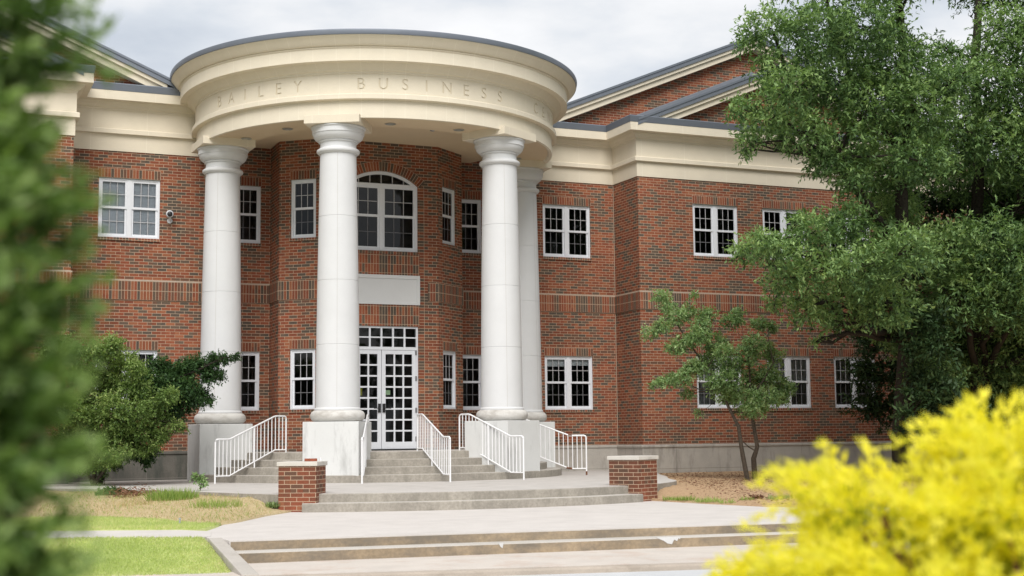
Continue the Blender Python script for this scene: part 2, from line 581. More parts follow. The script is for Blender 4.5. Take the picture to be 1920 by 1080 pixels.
def soil_mat(name, a, b, c_):
    m, t, p, out = new_mat(name)
    v = objco(t)
    f1 = noise(t, v, 26.0, 7.0, 0.75)
    f2 = noise(t, v, 1.6, 4.0)
    c = mixc(t, f2, a, b)
    k = ramp(t, [(0.40, 0.0), (0.62, 0.75)])
    L(t, f1, k.inputs[0])
    c = mixc(t, k.outputs[0], c, c_)
    L(t, c, p.inputs['Base Color'])
    p.inputs['Roughness'].default_value = 0.95
    p.inputs['Specular IOR Level'].default_value = 0.1
    bump(t, p, f1, 0.9, 0.03)
    return m


M['soil'] = soil_mat('tan_mulch', (0.49, 0.335, 0.20), (0.56, 0.40, 0.255), (0.33, 0.21, 0.12))
M['straw'] = soil_mat('straw_and_sand', (0.58, 0.44, 0.27), (0.64, 0.52, 0.33), (0.36, 0.31, 0.15))
M['lawn_soil'] = soil_mat('lawn_floor', (0.54, 0.60, 0.24), (0.60, 0.64, 0.27), (0.42, 0.47, 0.17))
M['far_ground'] = soil_mat('rough_ground', (0.10, 0.12, 0.04), (0.14, 0.13, 0.06), (0.06, 0.07, 0.03))
M['bark'] = soil_mat('bark', (0.10, 0.080, 0.060), (0.15, 0.125, 0.10), (0.05, 0.040, 0.032))
M['bark_dark'] = soil_mat('dark_bark', (0.045, 0.038, 0.030), (0.07, 0.06, 0.048), (0.02, 0.017, 0.014))
M['oak_leaf'] = leaf_mat('oak_leaf', [(0.0, (0.038, 0.078, 0.028)), (0.3, (0.125, 0.215, 0.076)), (0.65, (0.29, 0.42, 0.155)), (1.0, (0.52, 0.63, 0.29))], 0.30, spec=0.25, attr='tip')
M['oak_leaf_shaded'] = leaf_mat('shaded_oak_leaf', [(0.0, (0.018, 0.038, 0.014)), (0.5, (0.042, 0.080, 0.030)), (1.0, (0.11, 0.17, 0.06))], 0.15, spec=0.2, attr='tip')  # darkened copy of the oak leaf: deep crown shade put into the colour
M['small_leaf'] = leaf_mat('small_tree_leaf', [(0.0, (0.10, 0.17, 0.07)), (0.4, (0.24, 0.37, 0.15)), (1.0, (0.52, 0.62, 0.33))], 0.34, spec=0.3, attr='tip')
M['shrub_leaf'] = leaf_mat('shrub_leaf', [(0.0, (0.055, 0.105, 0.028)), (0.45, (0.17, 0.26, 0.065)), (1.0, (0.48, 0.56, 0.22))], 0.28, spec=0.3, attr='tip')
M['dark_leaf'] = leaf_mat('dark_evergreen_leaf', [(0.0, (0.022, 0.050, 0.018)), (0.5, (0.050, 0.105, 0.034)), (1.0, (0.12, 0.21, 0.06))], 0.2, spec=0.25, attr='tip')
M['cypress'] = leaf_mat('cypress_leaf', [(0.0, (0.050, 0.056, 0.020)), (0.3, (0.085, 0.145, 0.038)), (0.75, (0.18, 0.30, 0.085)), (1.0, (0.35, 0.47, 0.17))], 0.36, attr='tip')
M['gold'] = leaf_mat('gold_thread_leaf', [(0.0, (0.12, 0.15, 0.012)), (0.12, (0.36, 0.39, 0.016)), (0.28, (0.90, 0.77, 0.022)), (1.0, (0.95, 0.85, 0.13))], 0.52, attr='tip', spec=0.15)
M['grass'] = leaf_mat('lawn_blade', [(0.0, (0.44, 0.51, 0.20)), (0.5, (0.58, 0.645, 0.29)), (0.8, (0.68, 0.71, 0.36)), (1.0, (0.78, 0.70, 0.46))], 0.5)
M['tuft'] = leaf_mat('tuft_blade', [(0.0, (0.16, 0.24, 0.05)), (0.5, (0.28, 0.39, 0.09)), (1.0, (0.43, 0.49, 0.17))], 0.38)
M['dry'] = leaf_mat('dry_blade', [(0.0, (0.32, 0.24, 0.11)), (0.5, (0.50, 0.39, 0.20)), (1.0, (0.60, 0.51, 0.29))], 0.25)
M['weed'] = leaf_mat('weed_leaf', [(0.0, (0.09, 0.15, 0.06)), (0.5, (0.22, 0.31, 0.12)), (1.0, (0.40, 0.47, 0.22))], 0.3)
M['dead'] = leaf_mat('dead_leaf', [(0.0, (0.10, 0.045, 0.028)), (0.5, (0.19, 0.085, 0.05)), (1.0, (0.28, 0.15, 0.08))], 0.1)

# ------------------------------------------------------------------ ground
def line_y(x, p, q):
    return p[1] + (q[1] - p[1]) * (x - p[0]) / (q[0] - p[0])


g = MB()
g.face([(-400, -400, -0.67), (400, -400, -0.67), (400, 400, -0.67), (-400, 400, -0.67)])
struct(g.build('ground', M['far_ground']))

KA, KB = (-5.557, -17.49), (-1.255, -18.39)            # kerb line
ky = lambda x: line_y(x, KA, KB)
PA, PB = (-6.28, -15.42), (0.39, -16.08)               # front edge of the plaza
py_ = lambda x: line_y(x, PA, PB)

s = MB()
s.prism([(-40, ky(-40) - 8.5), (40, ky(40) - 8.5), (40, ky(40) + 0.02), (-40, ky(-40) + 0.02)], -0.66, STREET)
struct(s.build('street', M['street']))
s = MB()
s.prism([(-40, ky(-40)), (40, ky(40)), (40, ky(40) + 0.16), (-40, ky(-40) + 0.16)], -0.66, WALK - 0.004)
struct(s.build('kerb', M['kerb'], bevel=0.02))
s = MB()
xs = list(np.linspace(-6.46, 14, 12))
s.prism([(x, ky(x) + 0.164) for x in xs] + [(x, py_(x) - 0.30) for x in xs[::-1]], -0.66, WALK)
struct(s.build('sidewalk', M['walk']))
s = MB()
s.prism([(-40, ky(-40) + 0.164), (-6.47, ky(-6.47) + 0.164), (-6.47, ky(-6.47) + 0.75), (-40, ky(-40) + 1.4)], -0.66, WALK - 0.006)
struct(s.build('sidewalk', M['walk']))

# front steps between sidewalk and plaza (two risers), brown stained
s = MB()
xr = 12.0
s.prism([(PA[0], PA[1] - 0.31), (xr, py_(xr) - 0.31), (xr, py_(xr) + 0.3), (PA[0], PA[1] + 0.3)], -0.6, STEPM, 0, 1)
s.prism([(PA[0], PA[1]), (xr, py_(xr)), (xr, py_(xr) + 0.3), (PA[0], PA[1] + 0.3)], -0.6, PLAZA - 0.003, 0, 1)
struct(s.build('front_steps', [M['tread'], M['brown_riser']], bevel=0.012))
# pale repair mortar on two chipped edges of the lower riser
s = MB()
for cx_, prof in ((-1.0, [(-0.17, 0), (0.15, 0), (0.135, -0.03), (0.12, -0.012), (0.10, -0.05), (0.06, -0.03), (0.03, -0.085), (-0.03, -0.075), (-0.08, -0.04), (-0.13, -0.02)]),
                  (-3.17, [(-0.035, 0), (0.03, 0), (0.015, -0.06), (-0.01, -0.04)])):
    yy = py_(cx_) - 0.31
    sl = -0.0993
    f3 = [(cx_ + x, yy + sl * x - 0.004, STEPM + 0.003 + z) for x, z in prof]
    s.face(f3)
    s.face([(cx_ + prof[0][0], yy + sl * prof[0][0] - 0.004, STEPM + 0.003), (cx_ + prof[1][0], yy + sl * prof[1][0] - 0.004, STEPM + 0.003),
            (cx_ + prof[1][0], yy + sl * prof[1][0] + 0.03, STEPM + 0.003), (cx_ + prof[0][0], yy + sl * prof[0][0] + 0.03, STEPM + 0.003)])
struct(s.build('step_patch', stone_mat('repair_mortar', (0.60, 0.60, 0.60), 0.12)))

# sloping kerb at the left end of the front steps
s = MB()
p0, p1, p2, p3 = (-6.44, -14.98), (-6.285, -15.02), (-6.33, -17.16), (-6.50, -17.10)
s.prism([p3, p2, p1, p0], -0.66, [WALK + 0.012, WALK + 0.012, PLAZA + 0.012, PLAZA + 0.012])
struct(s.build('step_kerb', stone_mat('step_kerb_concrete', (0.44, 0.41, 0.37), 0.12, stain=(0.33, 0.30, 0.26), rough=0.88), bevel=0.012))

# plaza
def smooth_poly(pts, n=6):
    pts = [np.array(p, float) for p in pts]
    out = []
    for i in range(len(pts) - 1):
        a = pts[max(i - 1, 0)]
        b, c = pts[i], pts[i + 1]
        d = pts[min(i + 2, len(pts) - 1)]
        for k in range(n):
            t_ = k / n
            out.append(tuple(0.5 * ((2 * b) + (c - a) * t_ + (2 * a - 5 * b + 4 * c - d) * t_ ** 2 + (3 * b - a - 3 * c + d) * t_ ** 3)))
    out.append(tuple(pts[-1]))
    return out


left_edge = smooth_poly([(-4.05, -9.35), (-4.86, -10.6), (-5.55, -11.95), (-6.0, -13.1), (-6.3, -13.9), (-6.42, -14.8)])
right_edge = smooth_poly([(12.0, -15.9), (6.0, -14.3), (3.6, -13.6), (2.86, -12.65), (2.56, -11.2), (2.45, -9.7)])
plaza_poly = left_edge + [(-6.30, -15.10), (PA[0], PA[1] + 0.001)] + [(12.0, py_(12.0) + 0.001)] + right_edge + [(1.9, -9.2), (-0.8, -9.9), (-3.6, -9.2)]
s = MB()
s.prism(plaza_poly, -0.62, PLAZA)
struct(s.build('plaza', M['plaza']))
# path running left from the plaza
s = MB()
s.prism([(-14, -10.0), (-7.55, -12.74), (-6.46, -13.26), (-6.16, -13.72), (-6.34, -14.62), (-6.44, -14.70), (-7.68, -14.02), (-14, -11.2)], -0.6, PLAZA + 0.006)
struct(s.build('path', M['path']))

# terrace
tl = smooth_poly([(-8.6, 0.02), (-8.6, -2.0), (-6.6, -4.9), (-5.6, -6.6), (-5.15, -7.7), (-4.75, -8.75), (-4.35, -9.6)])
tr = smooth_poly([(2.35, -9.7), (3.64, -8.35), (4.3, -6.9), (5.0, -5.56), (5.7, -4.0), (6.28, -2.85), (6.74, -1.40)])
ac = (-0.85, -3.6)
arc = [(ac[0] + 6.78 * math.sin(R(a)), ac[1] - 6.78 * math.cos(R(a))) for a in np.linspace(-27, 23.6, 22)]
s = MB()
s.prism(tl + arc + tr + [(6.74, 0.02)], -0.6, TERR, 0, 1)
struct(s.build('terrace', [M['terrace'], M['riser']]))
# terrace steps (two risers between the brick piers)
s = MB()
for rad, z in ((7.10, -0.18), (6.80, TERR - 0.002)):
    s.lathe([(rad, -0.5), (rad, z - 0.012), (rad - 0.012, z)], ac, -26.5, 23.4, 48, 1)
    s.lathe([(rad - 0.012, z), (rad - 0.42, z)], ac, -26.5, 23.4, 48, 0)
struct(s.build('terrace_steps', [M['tread'], M['riser']], smooth=35))

# porch steps, concentric with the portico
s = MB()
zz = [TERR + 0.148 * k for k in range(5)]
for k, rad in enumerate((4.20, 3.87, 3.53, 3.19)):
    z0, z1 = zz[k], zz[k + 1]
    s.lathe([(rad, z0 - 0.05), (rad, z1 - 0.014), (rad - 0.014, z1)], (0, YC), -88, 88, 96, 1)
    s.lathe([(rad - 0.014, z1), (rad - 0.5, z1)], (0, YC), -88, 88, 96, 0)
n_ = 64
land = [(2.8 * math.sin(R(a)), YC - 2.8 * math.cos(R(a))) for a in np.linspace(-113, 113, n_)]
s.face([(x, y, FLOOR - 0.0005) for x, y in land], [(x, y) for x, y in land], 0)
for sg in (-1, 1):
    s.face([(sg * 4.2, YC + 0.18, TERR), (sg * 2.6, YC + 0.1, TERR), (sg * 2.6, YC + 0.1, FLOOR), (sg * 3.2, YC + 0.1, FLOOR)], None, 1)
struct(s.build('porch_steps', [M['tread'], M['riser']], smooth=35))

# planting beds and lawns as gently uneven sheets
def sheet(name, poly, zfun, m, step=0.22, kind='structure', jitter=0.012):
    b = bmesh.new()
    vs = [b.verts.new((x, y, 0)) for x, y in poly]
    f = b.faces.new(vs)
    bmesh.ops.triangulate(b, faces=[f])
    for _ in range(4):
        ed = [e for e in b.edges if e.calc_length() > step * 2]
        if not ed:
            break
        bmesh.ops.subdivide_edges(b, edges=ed, cuts=1, use_grid_fill=True)
        bmesh.ops.triangulate(b, faces=b.faces[:])
    for v in b.verts:
        v.co.z = zfun(v.co.x, v.co.y) + jitter * math.sin(v.co.x * 5.1 + v.co.y * 3.3) * math.sin(v.co.y * 4.7)
    bmesh.ops.recalc_face_normals(b, faces=b.faces)
    ex_ = bmesh.ops.extrude_edge_only(b, edges=[e for e in b.edges if len(e.link_faces) == 1])
    for v in ex_['geom']:
        if isinstance(v, bmesh.types.BMVert):
            v.co.z -= 0.35
    me = bpy.data.meshes.new(name)
    b.to_mesh(me)
    b.free()
    uvl = me.uv_layers.new(name='UVMap')
    me.materials.append(m)
    me.shade_smooth()
    o = bpy.data.objects.new(name, me)
    COL.objects.link(o)
    return struct(o, kind)


def pdist(x, y, line):
    best = 1e9
    for (ax, ay), (bx_, by) in zip(line, line[1:]):
        dx, dy = bx_ - ax, by - ay
        t_ = min(1, max(0, ((x - ax) * dx + (y - ay) * dy) / (dx * dx + dy * dy + 1e-9)))
        best = min(best, math.hypot(x - ax - dx * t_, y - ay - dy * t_))
    return best


R_HI = [(2.85, -9.2)] + tr[3::3] + [(6.7, -1.35), (16, -1.35), (26, 0)]
R_LO = [(2.52, -9.8), (2.57, -11.2), (2.87, -12.65), (3.6, -13.6), (6.0, -14.3), (12.0, -15.9), (26, -16)]
L_HI = [(-13, 0), (-8.6, 0)] + tl[:-6:3] + [(-4.62, -9.05)]
L_LO = [(-4.2, -9.75), (-4.86, -10.6), (-5.55, -11.95), (-5.75, -12.3), (-6.0, -12.1), (-6.3, -11.0), (-7.3, -10.0), (-9.5, -9.3), (-13, -8.4)]


def bed_z(x, y, hi=None, lo=None):
    hi, lo = (R_HI, R_LO) if x > 0 else (L_HI, L_LO)
    a, b = pdist(x, y, hi), pdist(x, y, lo)
    f_ = a / (a + b + 1e-6)
    return (-0.075 if x < 0 else -0.10) * (1 - f_) + (PLAZA - 0.004) * f_


right_bed = [(2.3, -9.9), (2.45, -11.2), (2.77, -12.7), (3.5, -13.7), (6.0, -14.3), (12.0, -15.9), (26, -14), (26, 0.05), (15.3, 0.05),
             (15.3, -1.32), (6.6, -1.33), (6.25, -2.85), (5.6, -4.0), (4.9, -5.56), (4.2, -6.9), (3.5, -8.3), (2.2, -9.4)]
sheet('mulch_bed', right_bed, bed_z, M['soil'])
left_bed = [(-4.12, -9.72), (-4.74, -10.66), (-5.45, -12.0), (-5.70, -12.36), (-6.0, -12.1), (-6.3, -11.0), (-7.3, -10.0), (-9.5, -9.3), (-13, -8.4),
            (-13, 0.0), (-8.5, 0.02), (-8.5, -2.0), (-6.5, -4.9), (-5.5, -6.6), (-5.05, -7.7), (-4.6, -8.75), (-4.15, -9.3)]
sheet('straw_bed', left_bed, bed_z, M['straw'])
up_lawn = [(-5.75, -12.3), (-6.0, -13.1), (-6.3, -13.5), (-6.46, -13.24), (-7.55, -12.72), (-14, -9.98), (-14, -8.6), (-9.5, -9.3), (-7.3, -10.0), (-6.3, -11.0), (-6.0, -12.1)]
sheet('upper_lawn', up_lawn, lambda x, y: PLAZA + 0.008 + 0.03 * max(0, min(1, y + 11.5)), M['lawn_soil'])
LOW = [(-6.45, -14.99), (-6.50, -16.85), (-7.25, -16.7), (-16, -14.95), (-16, -10.6), (-14, -11.22), (-7.68, -14.04), (-6.46, -14.72)]
def low_z(x, y):
    yb_ = -14.72 - 0.557 * (x + 6.46)
    yf_ = -16.72 - 0.20 * (x + 6.5)
    f_ = min(1, max(0, (yb_ - y) / max(0.3, yb_ - yf_)))
    return PLAZA - 0.004 + (WALK - 0.02 - PLAZA) * f_ ** 1.1


sheet('lower_lawn', LOW, low_z, M['lawn_soil'])

# ------------------------------------------------------------------ the building
building = empty('brick_building', (0, 0, FLOOR), 'red brick two storey college building with a round white columned portico', 'building')


def frame2(o, d):
    """plane helper: origin (x, y), unit direction (dx, dy); outward normal is to the right of travel when walking with the wall on the left"""
    d = np.array(d, float)
    d = d / np.linalg.norm(d)
    n = np.array([d[1], -d[0]])
    return lambda s_, z, out=0.0: (o[0] + d[0] * s_ + n[0] * out, o[1] + d[1] * s_ + n[1] * out, z)


def wall(mb, P, s0, s1, z0, z1, holes=(), uo=0.0, reveal=0.11, mi=0):
    ss = sorted({s0, s1, *[h[0] for h in holes], *[h[1] for h in holes]})
    zs = sorted({z0, z1, *[h[2] for h in holes], *[h[3] for h in holes]})
    for i in range(len(ss) - 1):
        for j in range(len(zs) - 1):
            cs, cz = (ss[i] + ss[i + 1]) / 2, (zs[j] + zs[j + 1]) / 2
            if any(h[0] < cs < h[1] and h[2] < cz < h[3] for h in holes):
                continue
            a, b, c, d = ss[i], ss[i + 1], zs[j], zs[j + 1]
            mb.face([P(a, c), P(b, c), P(b, d), P(a, d)], [(a + uo, c), (b + uo, c), (b + uo, d), (a + uo, d)], mi)
    for h in holes:
        a, b, c, d = h[:4]
        q = -reveal
        mb.face([P(a, c), P(a, d), P(a, d, q), P(a, c, q)], [(0, c), (0, d), (reveal, d), (reveal, c)], mi)
        mb.face([P(b, c), P(b, d), P(b, d, q), P(b, c, q)], [(0, c), (0, d), (reveal, d), (reveal, c)], mi)
        mb.face([P(a, c), P(b, c), P(b, c, q), P(a, c, q)], [(a, 0), (b, 0), (b, reveal), (a, reveal)], mi)
        if len(h) < 5:
            mb.face([P(a, d), P(b, d), P(b, d, q), P(a, d, q)], [(a, 0), (b, 0), (b, reveal), (a, reveal)], mi)


def pbox(mb, P, s0, s1, z0, z1, o0, o1, mi=0, zo=0.0):
    """box in wall coordinates, with UV = (s, z)"""
    A = lambda s_, z, o: P(s_, z, o)
    mb.face([A(s0, z0, o1), A(s1, z0, o1), A(s1, z1, o1), A(s0, z1, o1)], [(s0, z0 - zo), (s1, z0 - zo), (s1, z1 - zo), (s0, z1 - zo)], mi)
    mb.face([A(s0, z0, o0), A(s0, z0, o1), A(s0, z1, o1), A(s0, z1, o0)], [(o0, z0), (o1, z0), (o1, z1), (o0, z1)], mi)
    mb.face([A(s1, z0, o1), A(s1, z0, o0), A(s1, z1, o0), A(s1, z1, o1)], [(o1, z0), (o0, z0), (o0, z1), (o1, z1)], mi)
    mb.face([A(s0, z1, o1), A(s1, z1, o1), A(s1, z1, o0), A(s0, z1, o0)], [(s0, o1), (s1, o1), (s1, o0), (s0, o0)], mi)
    mb.face([A(s0, z0, o0), A(s1, z0, o0), A(s1, z0, o1), A(s0, z0, o1)], [(s0, o0), (s1, o0), (s1, o1), (s0, o1)], mi)


ZU1, ZU2, ZL1, ZL2 = 5.331, 6.673, 1.482, 2.828
BAND0, BAND1 = 3.945, 4.372
BASEZ, TOPZ = 0.58, 7.30
# planes: s runs so that outward is towards the viewer (direction +x has normal (0,-1))
P_main = frame2((0, 0), (1, 0))
P_wing = frame2((0, WY), (1, 0))
P_ret_r = frame2((EX, 0), (0, -1))              # faces -x : pavilion return on the right
P_ret_l = frame2((-EX, WY), (0, 1))             # faces +x : pavilion return on the left
P_front = frame2((0, BAYY), (1, 0))
BX0, BX1, BRY = 1.3685, 2.2195, -0.86
P_bl = frame2((-BX1, 0), (0, -1))
P_cl = frame2((-BX1, BRY), (BX1 - BX0, BAYY - BRY))
P_cr = frame2((BX0, BAYY), (BX1 - BX0, BRY - BAYY))
P_br = frame2((BX1, BRY), (0, 1))
CL = math.hypot(BX1 - BX0, BAYY - BRY)

PAIR, PAIRX = 1.336, 4.742
wins = []     # (P, s0, s1, kind, upper?, blind)
main_holes_r = [(4.742, 6.078), (2.443, 3.075)]
main_holes_l = [(-6.078, -4.742), (-3.075, -2.443)]
wing_pairs = [(8.327, 9.663), (10.420, 11.756), (12.495, 13.831)]

bw = MB()
def holes_for(lst):
    return [(a, b, z0, z1) for a, b in lst for z0, z1 in ((ZU1, ZU2), (ZL1, ZL2))]


wall(bw, P_main, -EX, -BX1, BASEZ, 8.74, holes_for(main_holes_l))
wall(bw, P_main, BX1, EX, BASEZ, 8.74, holes_for(main_holes_r))
wall(bw, P_main, -BX1, BX1, 7.5, 8.74)
wall(bw, P_main, 15.4, 24.0, BASEZ, 8.74, holes_for([(16.08, 17.416)]))
wall(bw, P_wing, EX, 15.4, BASEZ, 8.74, holes_for(wing_pairs))
wall(bw, P_wing, -15.4, -EX, BASEZ, 8.74)
wall(bw, P_ret_r, 0, -WY, BASEZ, 8.74, uo=0.1)
wall(bw, P_ret_l, 0, -WY, BASEZ, 8.74, uo=0.1)
wall(bw, frame2((15.4, WY), (0, 1)), 0, -WY, BASEZ, 8.74)
wall(bw, frame2((-15.4, 0), (0, -1)), 0, -WY, BASEZ, 8.74)
wall(bw, P_main, -24, -15.4, BASEZ, 8.74)
wall(bw, frame2((24, 0), (0, 1)), 0, 14, BASEZ, 8.74)
wall(bw, frame2((-24, 14), (0, -1)), 0, 14, BASEZ, 8.74)
# bay
wall(bw, P_bl, 0, -BRY, 0.5, 7.6)
wall(bw, P_br, 0, -BRY, 0.5, 7.6)
cw = (0.283, 0.901)
wall(bw, P_cl, 0, CL, 0.5, 7.6, holes_for([cw]), uo=0.05)
cwr = (CL - 0.901, CL - 0.283)
wall(bw, P_cr, 0, CL, 0.5, 7.6, holes_for([cwr]), uo=0.03)
AW, AZ0, ASP, ACR = 0.868, 5.075, 6.60, 6.92
AR = (AW ** 2 + (ACR - ASP) ** 2) / (2 * (ACR - ASP))
ACZ = ACR - AR
wall(bw, P_front, -BX0, BX0, 0.5, 7.6, [(-AW, AW, AZ0, 7.2, 'arch'), (-0.87, 0.87, 0.5, 3.353)])
# brick above the arch
aa = math.asin(AW / AR)
arcp = [(AR * math.sin(t_), ACZ + AR * math.cos(t_)) for t_ in np.linspace(-aa, aa, 25)]
for (x0, z0), (x1, z1) in zip(arcp, arcp[1:]):
    bw.face([P_front(x0, z0), P_front(x1, z1), P_front(x1, 7.2), P_front(x0, 7.2)], [(x0, z0), (x1, z1), (x1, 7.2), (x0, 7.2)])
    bw.face([P_front(x0, z0), P_front(x1, z1), P_front(x1, z1, -0.11), P_front(x0, z0, -0.11)], [(x0, 0), (x1, 0), (x1, .1), (x0, .1)])
# gable brick: big gables on the main plane, small ones on the pavilions
SL = 0.418
for sg in (-1, 1):
    xr0, xm, xr1 = 4.05, 11.08, 18.11
    ztop = 8.72 + SL * (xm - xr0)
    zlo = 8.72
    pts = [(sg * xr0, zlo), (sg * xr1, zlo), (sg * xm, ztop)]
    bw.face([(x, -0.001, z - 0.12) for x, z in pts], [(x, z) for x, z in pts])
    z2 = 8.735 + SL * (11.08 - 6.78)
    pts = [(sg * 6.78, 8.73), (sg * 15.38, 8.73), (sg * 11.08, z2)]
    bw.face([(x, WY - 0.001, z - 0.10) for x, z in pts], [(x, z) for x, z in pts])
bw.build('brick_wall', M['brick'], building)

# expansion joints: pale sealant lines in the inside corners
M['sealant'] = stone_mat('pale_sealant', (0.45, 0.36, 0.27), 0.05)
for sg in (-1, 1):
    ej = MB()
    ej.bx(sg * EX - sg * 0.014, sg * EX - sg * 0.002, -0.014, -0.002, BASEZ, 7.28)
    ej.build('sealant_joint', M['sealant'], building)

# soldier courses: belt, window heads, panels of the doorway
sb = MB()
def belt(P, a, b):
    sb = MB()
    pbox(sb, P, a, b, BAND0, BAND0 + 0.2135, -0.01, 0.022, zo=BAND0)
    pbox(sb, P, a, b, BAND0 + 0.2135, BAND1, -0.01, 0.024, zo=BAND0 + 0.2135)
    sb.build('belt_course', M['soldier'], building)


belt(P_main, -EX + 0.02, -BX1)
belt(P_main, BX1, EX - 0.02)
belt(P_main, 15.42, 24)
belt(P_wing, EX - 0.022, 15.42)
belt(P_wing, -15.42, -EX + 0.022)
belt(P_ret_r, 0.022, -WY)
belt(P_ret_l, 0.0, -WY - 0.022)
belt(P_bl, 0.022, -BRY + 0.01)
belt(P_cl, -0.01, CL + 0.008)
belt(P_cr, -0.008, CL + 0.01)
belt(P_front, -BX0, -1.105)
belt(P_front, 1.105, BX0)
pbox(sb, P_front, -0.9, 0.9, 3.353, 3.849, -0.05, 0.003, zo=3.353 + 0.048)
sb.build('soldier_course', M['soldier'], building)
sb = MB()
pbox(sb, P_front, -0.9, 0.9, 4.522, 5.03, -0.05, 0.003, zo=4.522 + 0.05)
sb.build('soldier_course', M['soldier'], building)
sb = MB()
# voussoirs of the arch
ro = AR + 0.215
ua = np.linspace(-aa - 0.03, aa + 0.03, 31)
for t0, t1 in zip(ua, ua[1:]):
    q = lambda t_, r_: P_front(r_ * math.sin(t_), ACZ + r_ * math.cos(t_), 0.004)
    sb.face([q(t0, AR + 0.002), q(t1, AR + 0.002), q(t1, ro), q(t0, ro)],
            [(t0 * AR * 1.07, 0), (t1 * AR * 1.07, 0), (t1 * AR * 1.07, 0.203), (t0 * AR * 1.07, 0.203)])
sb.build('brick_arch', M['soldier'], building)
M['wash'] = stone_mat('pale_mortar_wash', (0.56, 0.48, 0.40), 0.08)
# white mortar wash on the belt course
ws = MB()
for P, a, b in ((P_main, BX1, EX - 0.03), (P_wing, EX - 0.03, 15.4), (P_ret_r, 0.03, -WY + 0.03), (P_main, -EX, -BX1), (P_wing, -15.4, -EX + 0.03)):
    ws = MB()
    pbox(ws, P, a, b, BAND1, BAND1 + 0.016, -0.01, 0.026)
    ws.build('belt_wash', M['wash'], building)
# stack bond strips beside the doorway bay
st = MB()
for sg in (-1, 1):
    a, b = sorted((sg * 0.9, sg * 1.103))
    st = MB()
    pbox(st, P_front, a, b, 0.55, 6.55, -0.01, 0.0045)
    st.build('stack_bond_strip', M['stack'], building)

# white panel over the door
pn = MB()
pbox(pn, P_front, -0.905, 0.905, 3.849, 4.522, -0.03, 0.012)
for a, b, z0, z1 in ((-0.905, 0.905, 4.44, 4.524), (-0.905, 0.905, 3.847, 3.905), (-0.907, -0.83, 3.905, 4.44), (0.83, 0.907, 3.905, 4.44)):
    pbox(pn, P_front, a, b, z0, z1, 0.0, 0.032)
pn.build('stone_panel', M['panel_stone'], building, bevel=0.006)

# foundation
fd = MB()
prof = [(0.045, -0.7), (0.045, 0.515), (0.07, 0.53), (0.07, 0.575), (0.0, 0.592)]
path_r = [(2.0, 0), (EX, 0), (EX, WY), (15.4, WY), (15.4, 0), (24, 0)]
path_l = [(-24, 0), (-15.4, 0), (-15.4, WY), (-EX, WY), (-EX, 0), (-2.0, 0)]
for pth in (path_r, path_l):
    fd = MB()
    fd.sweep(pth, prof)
    fd.build('foundation', M['foundation'] if pth is path_r else M['foundation_shade_stain'], building)

# entablature along the walls
en = MB()
prof = [(0.0, 7.275), (0.022, 7.275), (0.022, 7.645), (0.10, 7.66), (0.10, 7.755), (0.085, 7.77), (0.04, 7.775), (0.04, 8.19), (0.055, 8.195), (0.06, 8.23),
        (0.10, 8.25), (0.13, 8.30), (0.18, 8.335), (0.20, 8.37), (0.345, 8.372), (0.345, 8.575)]
path_r = [(3.75, 0), (EX, 0), (EX, WY), (15.4, WY), (15.4, 0), (24, 0)]
path_l = [(-24, 0), (-15.4, 0), (-15.4, WY), (-EX, WY), (-EX, 0), (-3.75, 0)]
for pth in (path_r, path_l):
    en = MB()
    en.sweep(pth, prof)
    en.build('entablature', M['cream'], building)
gt = MB()
prof = [(0.30, 8.574), (0.352, 8.576), (0.375, 8.725), (0.365, 8.742), (0.0, 8.80)]
for pth in (path_r, path_l):
    gt = MB()
    gt.sweep(pth, prof)
    gt.build('gutter', M['roof'], building)

# gable rakes and roofs
rf = MB()
def rake(x0, z0, xm, x1, yf, yb, depth_roof, sg, hgrey=0.16, hcream=0.24):
    zm = z0 + SL * (xm - x0)
    rk, rkc = MB(), MB()
    for (xa, za), (xb, zb), first in (((x0, z0), (xm, zm), True), ((x1, z0), (xm, zm), False)):
        d = 1 if xb > xa else -1
        # grey metal fascia with a small drip edge
        for lo, hi, y_ in ((-hgrey, 0.0, yf), (-0.05, 0.005, yf - 0.02)):
            rk.face([(sg * xa, y_, za + max(lo, 8.742 - za) if False else za + lo), (sg * xb, y_, zb + lo), (sg * xb, y_, zb + hi), (sg * xa, y_, za + hi)])
            rk.face([(sg * xa, y_, za + lo), (sg * xb, y_, zb + lo), (sg * xb, yb, zb + lo), (sg * xa, yb, za + lo)])
        rk.face([(sg * xa, yf, za - hgrey), (sg * xa, yf, za), (sg * xa, yb, za), (sg * xa, yb, za - hgrey)])
        rf.face([(sg * xa, yf, za), (sg * xb, yf, zb), (sg * xb, yb + depth_roof, zb), (sg * xa, yb + depth_roof, za)])
        # cream raking cornice in two steps, cut off plumb above the eaves
        xs_ = xa + d * 0.62
        zs_ = za + SL * 0.62
        for top, bot, y_ in ((-hgrey + 0.002, -hgrey - 0.09, yf + 0.04), (-hgrey - 0.09, -hgrey - hcream, yf + 0.10)):
            rkc.face([(sg * xs_, y_, zs_ + bot), (sg * xb, y_, zb + bot), (sg * xb, y_, zb + top), (sg * xs_, y_, zs_ + top)])
            rkc.face([(sg * xs_, y_, zs_ + bot), (sg * xb, y_, zb + bot), (sg * xb, yb, zb + bot), (sg * xs_, yb, zs_ + bot)])
            rkc.face([(sg * xs_, y_, zs_ + bot), (sg * xs_, y_, zs_ + top), (sg * xs_, yb, zs_ + top), (sg * xs_, yb, zs_ + bot)])
        # grey return behind the plumb cut
        rk.face([(sg * xa, yf + 0.13, za - 0.02), (sg * (xa + d * 0.75), yf + 0.13, za + SL * 0.75 - 0.02), (sg * (xa + d * 0.75), yf + 0.13, 8.70), (sg * xa, yf + 0.13, 8.70)])
    rk.build('rake_fascia', M['roof'], building)
    rkc.build('raking_cornice', M['cream'], building)


